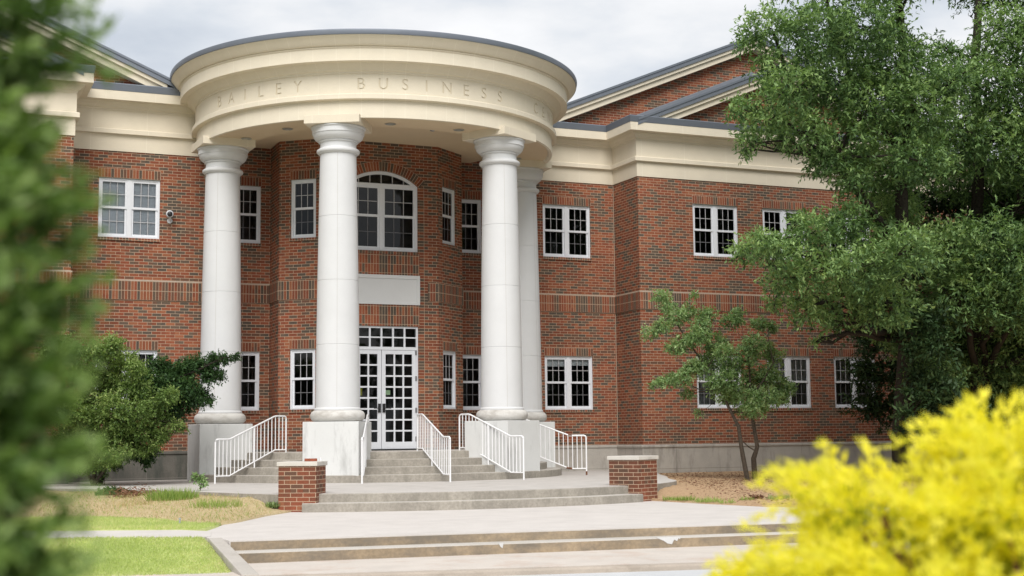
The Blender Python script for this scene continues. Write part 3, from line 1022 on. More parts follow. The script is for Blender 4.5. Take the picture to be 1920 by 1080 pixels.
for sg in (-1, 1):
    rake(4.05, 8.715, 11.08, 18.11, -0.36, 0.02, 13.5, sg)
    rake(6.62, 8.665, 11.08, 15.54, WY - 0.36, WY + 0.02, -WY - 0.02, sg)
    zr = lambda x: 8.665 + SL * (x - 6.62)
    fl = MB()
    for xa, xb, in ((6.62, 11.08), (15.54, 11.08)):
        za, zb = zr(6.62), zr(11.08)
        fl.face([(sg * xa, -0.014, za + 0.01), (sg * xb, -0.014, zb + 0.01), (sg * xb, -0.014, zb + 0.15), (sg * xa, -0.014, za + 0.15)])
        fl.face([(sg * xa, -0.014, za + 0.15), (sg * xb, -0.014, zb + 0.15), (sg * xb, 0.0, zb + 0.165), (sg * xa, 0.0, za + 0.165)])
    fl.build('flashing', M['roof_light'], building)
rf.face([(-24, 0.03, 8.75), (24, 0.03, 8.75), (24, 14, 8.75), (-24, 14, 8.75)])
rf.build('roof', M['shingle'], building)

# dim rooms behind the glass
it = MB()
it.face([(-24, 2.2, 0.4), (24, 2.2, 0.4), (24, 2.2, 8.7), (-24, 2.2, 8.7)])
for z in (0.56, 4.15, 7.4):
    it.face([(-24, 0.0, z), (24, 0.0, z), (24, 2.2, z), (-24, 2.2, z)])
    it.face([(6.9, WY + 0.05, z), (15.3, WY + 0.05, z), (15.3, 0.0, z), (6.9, 0.0, z)])
    it.face([(-2.1, 0, z), (-1.33, BAYY + 0.06, z), (1.33, BAYY + 0.06, z), (2.1, 0, z)])
for x in (-4.0, -2.15, 2.15, 4.0, 7.2, 10.0, 12.1, 15.2):
    it.face([(x, WY + 0.12 if x > 6 else 0.02, 0.56), (x, 2.2, 0.56), (x, 2.2, 7.4), (x, WY + 0.12 if x > 6 else 0.02, 7.4)])
it.build('room_wall', M['interior'], building)

# ------------------------------------------------------------------ windows
def sash_unit(fr, mu, gl, P, a, b, z0, z1, out, screen=False, cols=3, rows=2, stile=0.045, rail_b=0.05, rail_t=0.045):
    """one sash: stiles, rails, muntins, glass"""
    pbox(fr, P, a, a + stile, z0, z1, out - 0.04, out)
    pbox(fr, P, b - stile, b, z0, z1, out - 0.04, out)
    pbox(fr, P, a + stile, b - stile, z0, z0 + rail_b, out - 0.04, out - 0.001)
    pbox(fr, P, a + stile, b - stile, z1 - rail_t, z1, out - 0.04, out - 0.001)
    ia, ib, c, d = a + stile, b - stile, z0 + rail_b, z1 - rail_t
    mi = 1 if screen else 0
    for k in range(1, cols):
        x = ia + (ib - ia) * k / cols
        pbox(mu, P, x - 0.0068, x + 0.0068, c, d, out - 0.028, out - 0.014, mi)
    for k in range(1, rows):
        z = c + (d - c) * k / rows
        pbox(mu, P, ia, ib, z - 0.0068, z + 0.0068, out - 0.029, out - 0.012, mi)
    gl.face([P(ia, c, out - 0.022), P(ib, c, out - 0.022), P(ib, d, out - 0.022), P(ia, d, out - 0.022)], None, mi)


def window(P, a, b, z0, z1, pair, blind=None, dark_lower=True):
    fr, mu, gl = MB(), MB(), MB()
    o0, o1 = -0.10, -0.035
    t_ = 0.042
    pbox(fr, P, a, a + t_, z0, z1, o0, o1)
    pbox(fr, P, b - t_, b, z0, z1, o0, o1)
    pbox(fr, P, a + t_, b - t_, z0, z0 + t_, o0, o1 + 0.004)
    pbox(fr, P, a + t_, b - t_, z1 - t_, z1, o0, o1 - 0.002)
    units = [(a + t_, b - t_)]
    if pair:
        m_ = (a + b) / 2
        pbox(fr, P, m_ - 0.05, m_ + 0.05, z0 + t_, z1 - t_, o0, o1 + 0.002)
        units = [(a + t_, m_ - 0.05), (m_ + 0.05, b - t_)]
    zm = (z0 + z1) / 2 + 0.01
    for ua_, ub_ in units:
        sash_unit(fr, mu, gl, P, ua_, ub_, zm - 0.025, z1 - t_, o1 - 0.012, False)
        sash_unit(fr, mu, gl, P, ua_, ub_, z0 + t_, zm + 0.022, o1 - 0.034, dark_lower, rail_t=0.05)
    f = fr.build('window', M['frame'], building)
    mu.build('muntin', [M['muntin'], M['screen_muntin']], f)
    gl.build('pane', [M['glass'], M['screen_glass']], f)
    sl = MB()
    pbox(sl, P, a - 0.01, b + 0.01, z0 - 0.068, z0 - 0.002, -0.1, 0.03)
    sl.build('sill', M['sill'], f)
    sb = MB()
    pbox(sb, P, a - 0.012, b + 0.012, z1, z1 + 0.207, -0.11, 0.004, zo=z1 + 0.002)
    sb.build('lintel', M['soldier'], f)
    if blind:
        bl = MB()
        for (ua_, ub_), (lo, mt) in zip(units, blind):
            if lo is None:
                continue
            zt = z1 - t_
            zb = zt - (zt - z0 - t_) * lo
            nsl = max(3, int((zt - zb) / 0.03))
            for k in range(nsl):          # slats
                z = zt - (zt - zb) * (k + 0.5) / nsl
                h = (zt - zb) / nsl * 0.5
                bl.face([P(ua_ + 0.01, z - h, -0.118), P(ub_ - 0.02, z - h, -0.118), P(ub_ - 0.02, z + h * 0.96, -0.128), P(ua_ + 0.01, z + h * 0.96, -0.128)], None, mt)
        bl.build('blind', [M['blind'], M['blind_light']], f)
    return f


window(P_main, -6.078, -4.742, ZU1, ZU2, True, [(1.0, 1), (1.0, 1)], False)
window(P_main, -6.078, -4.742, ZL1, ZL2, True)
window(P_main, -3.075, -2.443, ZU1, ZU2, False)
window(P_main, -3.075, -2.443, ZL1, ZL2, False)
window(P_main, 2.443, 3.075, ZU1, ZU2, False)
window(P_main, 2.443, 3.075, ZL1, ZL2, False)
window(P_main, 4.742, 6.078, ZU1, ZU2, True)
window(P_main, 4.742, 6.078, ZL1, ZL2, True, [(0.17, 0), (0.15, 0)])
window(P_main, 16.08, 17.416, ZU1, ZU2, True)
window(P_main, 16.08, 17.416, ZL1, ZL2, True)
for a, b in wing_pairs:
    window(P_wing, a, b, ZU1, ZU2, True)
    window(P_wing, a, b, ZL1, ZL2, True, [(0.99, 0), (0.97, 0)])
window(P_cl, cw[0], cw[1], ZU1, ZU2, False)
window(P_cl, cw[0], cw[1], ZL1, ZL2, False)
window(P_cr, cwr[0], cwr[1], ZU1, ZU2, False)
window(P_cr, cwr[0], cwr[1], ZL1, ZL2, False)

# arched window
fr, mu, gl = MB(), MB(), MB()
P = P_front
o1 = -0.035
for t0, t1 in zip(np.linspace(-aa, aa, 29), np.linspace(-aa, aa, 29)[1:]):
    q = lambda t_, r_, o: P(r_ * math.sin(t_), ACZ + r_ * math.cos(t_), o)
    fr.face([q(t0, AR - 0.07, o1), q(t1, AR - 0.07, o1), q(t1, AR, o1), q(t0, AR, o1)])
    fr.face([q(t0, AR - 0.07, o1), q(t1, AR - 0.07, o1), q(t1, AR - 0.07, -0.1), q(t0, AR - 0.07, -0.1)])
    gz = 6.615
    gl.face([P((AR - .03) * math.sin(t0), gz, -0.06), P((AR - .03) * math.sin(t1), gz, -0.06), q(t1, AR - 0.03, -0.06), q(t0, AR - 0.03, -0.06)])
for sg in (-1, 1):
    a, b = sorted((sg * AW, sg * (AW - 0.06)))
    pbox(fr, P, a, b, AZ0, ASP + 0.015, -0.10, o1 + 0.001)
pbox(fr, P, -AW + 0.06, AW - 0.06, 6.565, 6.635, -0.10, o1 + 0.003)
pbox(fr, P, -AW + 0.06, AW - 0.06, AZ0, AZ0 + 0.05, -0.10, o1 + 0.003)
pbox(fr, P, -0.045, 0.045, AZ0 + 0.05, 6.565, -0.10, o1 + 0.002)
for k in (-2, -1, 0, 1, 2):
    x = k * 0.27
    zt = ACZ + math.sqrt((AR - 0.06) ** 2 - x * x)
    pbox(mu, P, x - 0.009, x + 0.009, 6.635, zt, -0.075, -0.05)
for ua_, ub_ in ((-AW + 0.06, -0.045), (0.045, AW - 0.06)):
    sash_unit(fr, mu, gl, P, ua_, ub_, 5.865, 6.565, o1 - 0.012, False, rail_t=0.04, stile=0.04)
    sash_unit(fr, mu, gl, P, ua_, ub_, AZ0 + 0.05, 5.905, o1 - 0.034, True, stile=0.04)
f = fr.build('window', M['frame'], building)
f['label'] = 'white arch topped window above the entrance'
mu.build('muntin', [M['muntin'], M['screen_muntin']], f)
gl.build('pane', [M['glass'], M['screen_glass']], f)
sl = MB()
pbox(sl, P, -AW, AW, 5.005, AZ0 - 0.002, -0.1, 0.02)
sl.build('sill', M['sill'], f)

# ------------------------------------------------------------------ entrance door
dr, dm, dg = MB(), MB(), MB()
Z0 = FLOOR + 0.035
pbox(dr, P, -0.87, -0.825, FLOOR, 3.353, -0.11, -0.03)
pbox(dr, P, 0.825, 0.87, FLOOR, 3.353, -0.11, -0.03)
pbox(dr, P, -0.825, 0.825, 3.31, 3.353, -0.11, -0.031)
pbox(dr, P, -0.825, 0.825, 2.815, 2.885, -0.11, -0.029)
frame_o = dr.build('door', M['frame'], building)
frame_o['label'] = 'white double door with a grid transom'
tg, tgl = MB(), MB()
for k in range(1, 6):
    x = -0.825 + 1.65 * k / 6
    pbox(tg, P, x - 0.02, x + 0.02, 2.885, 3.31, -0.09, -0.035)
pbox(tg, P, -0.825, 0.825, 3.085, 3.115, -0.09, -0.036)
tgl.face([P(-0.825, 2.885, -0.06), P(0.825, 2.885, -0.06), P(0.825, 3.31, -0.06), P(-0.825, 3.31, -0.06)])
tg.build('transom_grid', M['frame'], frame_o)
tgl.build('transom_pane', M['glass'], frame_o)
for sg in (-1, 1):
    a, b = sorted((sg * 0.006, sg * 0.822))
    lf, lg = MB(), MB()
    pbox(lf, P, a, a + 0.09, Z0, 2.81, -0.085, -0.04)
    pbox(lf, P, b - 0.09, b, Z0, 2.81, -0.085, -0.04)
    pbox(lf, P, a + 0.09, b - 0.09, Z0, Z0 + 0.155, -0.085, -0.041)
    pbox(lf, P, a + 0.09, b - 0.09, 2.72, 2.81, -0.085, -0.041)
    for k in range(1, 3):
        x = a + 0.09 + (b - a - 0.18) * k / 3
        pbox(lf, P, x - 0.019, x + 0.019, Z0 + 0.155, 2.72, -0.082, -0.044)
    for k in range(1, 8):
        z = Z0 + 0.155 + (2.72 - Z0 - 0.155) * k / 8
        pbox(lf, P, a + 0.09, b - 0.09, z - 0.018, z + 0.018, -0.082, -0.043)
    lo = lf.build('door_leaf', M['frame'], frame_o)
    lg.face([P(a + 0.09, Z0 + 0.155, -0.063), P(b - 0.09, Z0 + 0.155, -0.063), P(b - 0.09, 2.72, -0.063), P(a + 0.09, 2.72, -0.063)])
    lg.build('door_pane', M['glass'], frame_o)
    hd = MB()
    hz = 1.50
    c0, c1 = sorted((sg * 0.02, sg * 0.085))
    pbox(hd, P, c0, c1, hz - 0.10, hz + 0.10, -0.04, -0.018)
    hd.tube([P(sg * 0.052, hz, -0.02), P(sg * 0.052, hz, 0.03), P(sg * 0.20, hz - 0.005, 0.034)], 0.011, 8)
    hd.build('handle', M['black'], frame_o)
hg = MB()
for z in (0.80, 1.45, 2.17, 2.76):
    pbox(hg, P, 0.80, 0.845, z - 0.055, z + 0.055, -0.045, -0.022)
    pbox(hg, P, -0.845, -0.80, z - 0.055, z + 0.055, -0.045, -0.022)
hg.build('hinge', M['hinge'], frame_o)
th = MB()
pbox(th, P, -0.87, 0.87, FLOOR - 0.02, FLOOR + 0.033, -0.11, 0.02)
th.build('threshold', M['black'], frame_o)
for nm, lab, (x0, x1, z0, z1), c in (('notice', 'small pale green notice taped inside the right door leaf', (0.105, 0.215, 1.80, 1.905), (0.50, 0.66, 0.42)),
                                     ('notice', 'yellow notice taped inside the left door leaf beside the white column', (-0.555, -0.445, 1.78, 1.99), (0.33, 0.33, 0.03))):
    b = MB()
    pbox(b, P, x0, x1, z0, z1, -0.068, -0.066)
    tag(b.build(nm, plain_mat('paper_' + lab[:8].strip(), c, 0.8, 0.1)), lab, 'notice')

# ------------------------------------------------------------------ columns
def radial(a):
    t_ = R(a)
    e = np.array([math.sin(t_), -math.cos(t_), 0])
    l = np.array([math.cos(t_), math.sin(t_), 0])
    return e, l


for a in CANG:
    e, l = radial(a)
    c = e * RC + np.array([0, YC, 0])
    sh = MB()
    prof = [(0.47, 1.395), (0.47, 1.425), (0.452, 1.445)]
    zs_ = [1.445]
    jn = [2.715, 4.02, 5.335]
    rad = lambda z: 0.446 - 0.074 * ((z - 1.445) / 5.2) ** 1.35
    prof.append((0.446, 1.45))
    zc_ = sorted(list(np.linspace(1.5, 6.6, 18)) + [z + d for z in jn for d in (-0.007, -0.004, 0.004, 0.007)])
    for z in zc_:
        gro = any(abs(abs(z - j) - 0.004) < 1e-6 for j in jn)
        prof.append((rad(z) - (0.006 if gro else 0), z))
    prof.append((0.372, 6.645))
    sh.lathe(prof, c[:2], 0, 360, 56)
    col = sh.build('column', M['white_stone'], building, smooth=30)
    # vertical seam of the two half shells, on the side facing down the steps
    cp = MB()
    prof = [(0.372, 6.64), (0.40, 6.642), (0.412, 6.655), (0.437, 6.675), (0.444, 6.70), (0.437, 6.728), (0.412, 6.745), (0.395, 6.752), (0.377, 6.77), (0.372, 6.80),
            (0.372, 6.872), (0.385, 6.878), (0.405, 6.885), (0.408, 6.905), (0.40, 6.915), (0.44, 6.925), (0.478, 6.955), (0.508, 6.995), (0.522, 7.045),
            (0.523, 7.055), (0.538, 7.058), (0.538, 7.15), (0.548, 7.158), (0.562, 7.172), (0.562, 7.195), (0.45, 7.202)]
    cp.lathe(prof, c[:2], 0, 360, 56)
    cp.build('capital', M['white_stone'], col, smooth=28)
    ab = MB()
    ab.box(c + np.array([0, 0, 7.285]), (0.575, 0.575, 0.085), (l, e, (0, 0, 1)))
    ab.build('abacus', M['cream'], col, bevel=0.006)
    bs = MB()
    prof = [(0.30, 1.168)] + [(0.443 + 0.110 * math.cos(t_), 1.282 + 0.114 * math.sin(t_)) for t_ in np.linspace(-1.45, 1.45, 15)] + [(0.43, 1.396)]
    bs.lathe(prof, c[:2], 0, 360, 56)
    bs.build('base', M['torus_stone'], col, smooth=40)
    pl = MB()
    pl.box(c + np.array([0, 0, 0.53]), (0.57, 0.57, 0.635), (l, e, (0, 0, 1)))
    pl.build('plinth', M['plinth_stone'], col, bevel=0.012)
    sm = MB()
    if abs(a) < 40:
        dirs = (a + (-38 if a > 0 else 12), )
    else:
        dirs = (a + (60 if a < 0 else -60), )
    for dth in dirs:
        q, _ = radial(dth)
        pr_ = [(rad(z) if z < 6.64 else 0, z) for z in np.linspace(1.45, 6.64, 14)]
        for (r0, z0), (r1, z1) in zip(pr_, pr_[1:]):
            side = np.array([-q[1], q[0], 0]) * 0.0035
            r1 = r1 or 0.372
            sm.face([c * [1, 1, 0] + q * (r0 + 0.0006) - side + [0, 0, z0], c * [1, 1, 0] + q * (r0 + 0.0006) + side + [0, 0, z0],
                     c * [1, 1, 0] + q * (r1 + 0.0006) + side + [0, 0, z1], c * [1, 1, 0] + q * (r1 + 0.0006) - side + [0, 0, z1]])
    sm.build('seam', stone_mat('seam_mortar', (0.50, 0.48, 0.45), 0.05), col)

# ------------------------------------------------------------------ round portico entablature
A0, A1, NR = -104, 104, 150
rg = MB()
rg.lathe([(3.98, 7.36), (4.02, 7.31), (4.082, 7.31), (4.082, 7.668), (4.19, 7.683), (4.19, 7.775), (4.172, 7.79), (4.116, 7.794)], (0, YC), A0, A1, NR, rnorm=4.115)
rg.lathe([(4.116, 8.212), (4.135, 8.215), (4.14, 8.25), (4.18, 8.27), (4.21, 8.325), (4.27, 8.36), (4.30, 8.398), (4.45, 8.40), (4.45, 8.648),
          (4.462, 8.655), (4.475, 8.675), (4.462, 8.695), (4.50, 8.70), (4.54, 8.735), (4.575, 8.79), (4.62, 8.84), (4.655, 8.872), (4.655, 8.884)], (0, YC), A0, A1, NR, rnorm=4.115)
ring = rg.build('portico_entablature', M['cream_ring'], building, smooth=32)

# frieze: one stone block per letter, the letters sunk into it
def frieze_with_letters():
    from mathutils.geometry import delaunay_2d_cdt
    text = 'BAILEY  BUSINESS  CENTER'
    R0, dep, z0, z1, h = 4.116, 0.016, 7.79, 8.216, 0.235
    st_ = MB()

    def P3(th, z, d=0.0):
        return ((R0 - d) * math.sin(th), YC - (R0 - d) * math.cos(th), z)

    half = R(6.22) / 2
    first = R(-71.53)
    for a0, a1 in ((A0, math.degrees(first - half)), (math.degrees(first - half + 24 * 2 * half), A1)):
        st_.lathe([(R0, z0), (R0, z1)], (0, YC), a0, a1, 26, 0, rnorm=4.115)
    for i, ch in enumerate(text):
        thc = first + 2 * half * i
        wv = R0 * half
        pts = [(x, z) for x in (-wv, -0.6413 * wv, -0.2127 * wv, 0.2171 * wv, 0.6459 * wv, wv) for z in (z0, z1)]
        edges = [(2 * k, 2 * k + 1) for k in range(6)] + [(2 * k, 2 * k + 2) for k in range(5)] + [(2 * k + 1, 2 * k + 3) for k in range(5)]
        bnd = []
        if ch != ' ':
            cu = bpy.data.curves.new('glyph', 'FONT')
            cu.body = ch
            cu.size = h / 0.70
            cu.resolution_u = 4
            to = bpy.data.objects.new('glyph', cu)
            COL.objects.link(to)
            bpy.context.view_layer.update()
            dg_ = bpy.context.evaluated_depsgraph_get()
            cv = to.to_curve(dg_)
            loops = []
            for sp in cv.splines:
                bp = sp.bezier_points
                lp_ = []
                for k in range(len(bp)):
                    a_, b_ = bp[k], bp[(k + 1) % len(bp)]
                    straight = (a_.handle_right - a_.co).length < 1e-5 and (b_.handle_left - b_.co).length < 1e-5
                    d1, d2 = (a_.handle_right - a_.co), (b_.co - a_.co)
                    straight = straight or (d1.cross(d2).length < 1e-6 and (b_.handle_left - b_.co).cross(d2).length < 1e-6)
                    for m_ in range(1 if straight else 6):
                        t_ = m_ / 6
                        p_ = a_.co * (1 - t_) ** 3 + a_.handle_right * 3 * t_ * (1 - t_) ** 2 + b_.handle_left * 3 * t_ * t_ * (1 - t_) + b_.co * t_ ** 3
                        lp_.append((p_.x, p_.y))
                loops.append(lp_)
            to.to_curve_clear()
            xs_ = [x for lp_ in loops for x, y in lp_]
            ys_ = [y for lp_ in loops for x, y in lp_]
            cx_, y0 = (min(xs_) + max(xs_)) / 2, min(ys_)
            ysc = h / (max(ys_) - y0)
            for lp_ in loops:
                q = [((x - cx_) * 0.95, 7.885 + (y - y0) * ysc) for x, y in lp_]
                n0 = len(pts)
                pts += q
                for k in range(len(q)):
                    edges.append((n0 + k, n0 + (k + 1) % len(q)))
                    bnd.append((q[k], q[(k + 1) % len(q)]))
            bpy.data.objects.remove(to)
            bpy.data.curves.remove(cu)
        vo, eo, fo_, *_ = delaunay_2d_cdt([Vector(p_) for p_ in pts], edges, [], 0, 1e-7)

        def inside(x, y):
            c_ = False
            for (xa, ya), (xb, yb_) in bnd:
                if (ya > y) != (yb_ > y) and x < (xb - xa) * (y - ya) / (yb_ - ya) + xa:
                    c_ = not c_
            return c_
        for f_ in fo_:
            q = [vo[k] for k in f_]
            cx, cy = sum(p_.x for p_ in q) / len(q), sum(p_.y for p_ in q) / len(q)
            ins = bool(bnd) and inside(cx, cy)
            st_.face([P3(thc + p_.x / R0, p_.y, dep if ins else 0.0) for p_ in q],
                     [((thc + p_.x / R0) * 4.115, p_.y) for p_ in q], 1 if ins else 0)
        for (xa, ya), (xb, yb_) in bnd:
            st_.face([P3(thc + xa / R0, ya), P3(thc + xb / R0, yb_), P3(thc + xb / R0, yb_, dep), P3(thc + xa / R0, ya, dep)], None, 1)
    st_.build('portico_frieze', [M['cream_ring'], M['engraved']], building, smooth=20)


frieze_with_letters()

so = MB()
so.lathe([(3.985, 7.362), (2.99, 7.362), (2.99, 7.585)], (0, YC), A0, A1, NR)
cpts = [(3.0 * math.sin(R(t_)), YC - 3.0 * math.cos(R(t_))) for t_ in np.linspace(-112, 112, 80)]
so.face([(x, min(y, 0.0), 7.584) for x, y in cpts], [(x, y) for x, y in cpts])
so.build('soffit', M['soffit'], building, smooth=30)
gr = MB()
gr.lathe([(4.60, 8.883), (4.672, 8.885), (4.69, 8.97), (4.684, 8.99), (4.64, 8.995)], (0, YC), A0, A1, NR)
gr.lathe([(4.64, 8.995), (2.2, 9.06), (0.01, 9.10)], (0, YC), A0, A1, NR)
gr.build('portico_gutter', M['roof'], building, smooth=30)

# recessed downlights in the soffit
k_ = 0
LABS = {-76: 'recessed downlight in the soffit above the leftmost column', -52: 'recessed downlight in the soffit right of the leftmost capital',
        -12.5: 'recessed downlight in the soffit right of the second capital', 14.5: 'recessed downlight in the soffit left of the third capital',
        76: 'recessed downlight in the soffit above the rearmost right column'}
for a, lab in LABS.items():
    e, l = radial(a)
    c = e * 3.31 + np.array([0, YC, 0])
    t = empty('downlight', (c[0], c[1], 7.36), lab, 'light', 'recessed lights in the portico soffit')
    b = MB()
    b.lathe([(0.115, 7.36), (0.118, 7.352), (0.098, 7.348), (0.092, 7.37)], c[:2], 0, 360, 28)
    b.build('trim', plain_mat('downlight_trim', (0.42, 0.40, 0.36), 0.4, 0.5, 0.5), t, smooth=40)
    b = MB()
    b.lathe([(0.094, 7.358), (0.05, 7.359), (0.001, 7.3595)], c[:2], 0, 360, 24)
    b.build('lens', plain_mat('downlight_lens', (0.30, 0.30, 0.28), 0.3, 0.5), t, smooth=60)
b = MB()
b.lathe([(0.001, 7.53), (0.05, 7.545), (0.07, 7.58)], (0.62, -3.25), 0, 360, 20)
tag(b.build('smoke_detector', M['hinge'], smooth=50), 'small round detector on the porch ceiling between two capitals', 'detector')

# security camera on the left wall
t = empty('security_camera', (-4.52, -0.01, 5.75), 'white security camera on the brick wall beside the blinded window', 'camera')
b = MB()
b.lathe([(0.0, 0.0), (0.055, 0.0), (0.055, 0.03), (0.0, 0.03)], (0, 0), 0, 360, 20)
o = b.build('bracket', M['frame'], t, smooth=40)
b2 = MB()
b2.tube([(-4.52, 0.0, 5.76), (-4.52, -0.06, 5.76), (-4.53, -0.13, 5.81), (-4.54, -0.15, 5.87)], 0.022, 10)
b2.tube([(-4.52, 0.005, 5.76), (-4.52, -0.02, 5.76)], 0.06, 16)
bpy.data.objects.remove(o)
b2.build('bracket', M['frame'], t, smooth=40)
b = MB()
q = [(-4.53, -0.06, 5.90), (-4.54, -0.10, 5.895), (-4.548, -0.17, 5.89), (-4.552, -0.205, 5.885)]
b.tube(q, [0.05, 0.082, 0.085, 0.07], 18)
b.build('camera_body', M['frame'], t, smooth=50)
b = MB()
b.tube([(-4.552, -0.20, 5.886), (-4.555, -0.222, 5.884), (-4.556, -0.235, 5.883)], [0.062, 0.055, 0.03], 16)
b.build('lens', M['black'], t, smooth=60)

# ------------------------------------------------------------------ handrails
def handrail(a, label, rusty=False, r0=2.83, r1=4.77):
    e, l = radial(a)
    pt = lambda r_, z: np.array([0, YC, 0]) + e * r_ + np.array([0, 0, z])
    t = empty('handrail', pt(r1, TERR), label, 'handrail', 'white pipe handrails on the porch steps')
    ra_, rx = 3.15, 4.40                        # slope begins / ends
    zt0, zt1 = FLOOR + 0.76, TERR + 0.88
    zb0, zb1 = FLOOR + 0.055, TERR + 0.145
    lerp = lambda z0_, z1_, r_: z0_ if r_ < ra_ else (z1_ if r_ > rx else z0_ + (z1_ - z0_) * (r_ - ra_) / (rx - ra_))
    topz = lambda r_: lerp(zt0, zt1, r_)
    botz = lambda r_: lerp(zb0, zb1, r_)
    tr_ = 0.0175
    b = MB()
    cr_ = 0.05
    path = [pt(r0, zt0 - cr_), pt(r0 + 0.015, zt0 - 0.015), pt(r0 + cr_, zt0), pt(ra_ - 0.03, zt0), pt(ra_, zt0 - 0.006), pt(ra_ + 0.03, topz(ra_ + 0.03))]
    path += [pt(rx - 0.03, topz(rx - 0.03)), pt(rx, zt1 + 0.004), pt(rx + 0.03, zt1), pt(r1 - cr_, zt1), pt(r1 - 0.015, zt1 - 0.015), pt(r1, zt1 - cr_)]
    b.tube(path, tr_, 10)
    b.build('top_rail', M['rail_white'], t, smooth=50)
    b = MB()
    b.tube([pt(r0, zb0), pt(ra_, zb0), pt(rx, zb1), pt(r1, zb1)], 0.0145, 8)
    b.build('bottom_rail', M['rail_white'], t, smooth=50)
    foot = lambda r_: FLOOR if r_ < 3.19 else (TERR + 0.444 if r_ < 3.53 else (TERR + 0.296 if r_ < 3.87 else (TERR + 0.148 if r_ < 4.2 else TERR)))
    for r_ in (r0, 3.72, r1):
        b = MB()
        lo = foot(r_) - 0.01
        hi = topz(r_) - (cr_ if r_ in (r0, r1) else 0.0)
        b.tube([pt(r_, lo), pt(r_, hi)], tr_ * (1.0 if r_ != 3.72 else 0.9), 10)
        p_ = b.build('post', M['rail_white'], t, smooth=50)
    b = MB()
    n = 19
    for k in range(1, n):
        r_ = r0 + (r1 - r0) * k / n
        b.tube([pt(r_, botz(r_)), pt(r_, topz(r_))], 0.0105, 6, cap=False)
    bo = b.build('baluster', M['rail_white'], t, smooth=50)
    if rusty:
        b = MB()
        b.tube([pt(rx - 0.08, zb1 + 0.02), pt(rx + 0.05, zb1)], 0.022, 8)
        b.tube([pt(rx - 0.03, topz(rx - 0.03)), pt(rx + 0.05, zt1)], 0.0185, 8)
        b.tube([pt(r1, TERR), pt(r1, TERR + 0.085)], 0.0195, 10)
        b.build('rust_patch', M['rust'], t)
    return t


handrail(-59.8, 'white handrail on the steps between the two left columns')
handrail(-20.9, 'white handrail seen edge on against the second column plinth')
handrail(-0.05, 'white handrail climbing the middle of the steps to the door')
handrail(20.9, 'white handrail in front of the third column plinth')
handrail(60.5, 'white handrail with rusty joints right of all columns', True)

# ------------------------------------------------------------------ brick piers and the things on them
def pier(c, az, label, zc):
    t = empty('brick_pier', (c[0], c[1], PLAZA), label, 'pier', 'low brick piers beside the terrace steps')
    e, l = radial(az)
    b = MB()
    b.box((c[0], c[1], (PLAZA - 0.1 + zc) / 2), (0.305, 0.305, (zc - PLAZA + 0.1) / 2), (l, e, (0, 0, 1)), uvo=(0.31, 0.02))
    b.build('pier_body', M['pier_brick'], t)
    b = MB()
    b.box((c[0], c[1], zc + 0.034), (0.33, 0.33, 0.034), (l, e, (0, 0, 1)))
    b.build('cap', M['cap_stone'], t, bevel=0.008)


pier((-3.90, -9.52), -30, 'low brick pier with a loose brick lying on its cap', 0.402)
pier((2.04, -9.63), 29, 'low brick pier with a bare grey cap near the bed', 0.402)
b = MB()
b.box((-3.77, -9.55, 0.470 + 0.023), (0.10, 0.045, 0.023), (radial(-12)[1], radial(-12)[0], (0, 0, 1)))
tag(b.build('loose_brick', plain_mat('loose_brick_red', (0.27, 0.085, 0.05), 0.85, 0.2, 0, 0.2), bevel=0.004), 'loose red brick lying on the left pier cap', 'brick')
b = MB()
b.tube([(-3.61, -9.56, 0.47), (-3.61, -9.56, 0.53)], [0.022, 0.018], 12)
tag(b.build('paper_cup', plain_mat('white_paper', (0.7, 0.7, 0.7), 0.7, 0.2), smooth=40), 'tiny white cup standing beside the loose brick', 'cup')

# ------------------------------------------------------------------ vegetation helpers
def unit(v):
    return v / (np.linalg.norm(v, axis=-1, keepdims=True) + 1e-9)


def leaf_mesh(name, base, direc, length, width, m, normal=None, tip=None):
    """kite shaped leaves: arrays of base point, direction, length, width"""
    n = len(base)
    d = unit(direc)
    if normal is None:
        normal = rng.normal(size=(n, 3))
        normal[:, 2] = np.abs(normal[:, 2]) * 0.8 + 0.75
    side = unit(np.cross(d, normal))
    up = unit(np.cross(side, d))
    L_, W_ = length[:, None], width[:, None]
    v = np.empty((n, 4, 3), np.float32)
    v[:, 0] = base
    v[:, 1] = base + d * L_ * 0.45 + side * W_ * 0.5 + up * W_ * 0.14
    v[:, 2] = base + d * L_ - up * L_ * 0.08
    v[:, 3] = base + d * L_ * 0.45 - side * W_ * 0.5 + up * W_ * 0.14
    me = bpy.data.meshes.new(name)
    me.vertices.add(n * 4)
    me.vertices.foreach_set('co', v.reshape(-1))
    me.loops.add(n * 4)
    me.loops.foreach_set('vertex_index', np.arange(n * 4, dtype=np.int32))
    me.polygons.add(n)
    me.polygons.foreach_set('loop_start', np.arange(0, n * 4, 4, dtype=np.int32))
    me.update(calc_edges=True)
    if tip is not None:
        a = me.attributes.new('tip', 'FLOAT', 'FACE')
        a.data.foreach_set('value', np.asarray(tip, np.float32))
    me.materials.append(m)
    return me


def add_mesh(name, me, parent=None):
    o = bpy.data.objects.new(name, me)
    COL.objects.link(o)
    if parent is not None:
        link_to(o, parent)
    return o


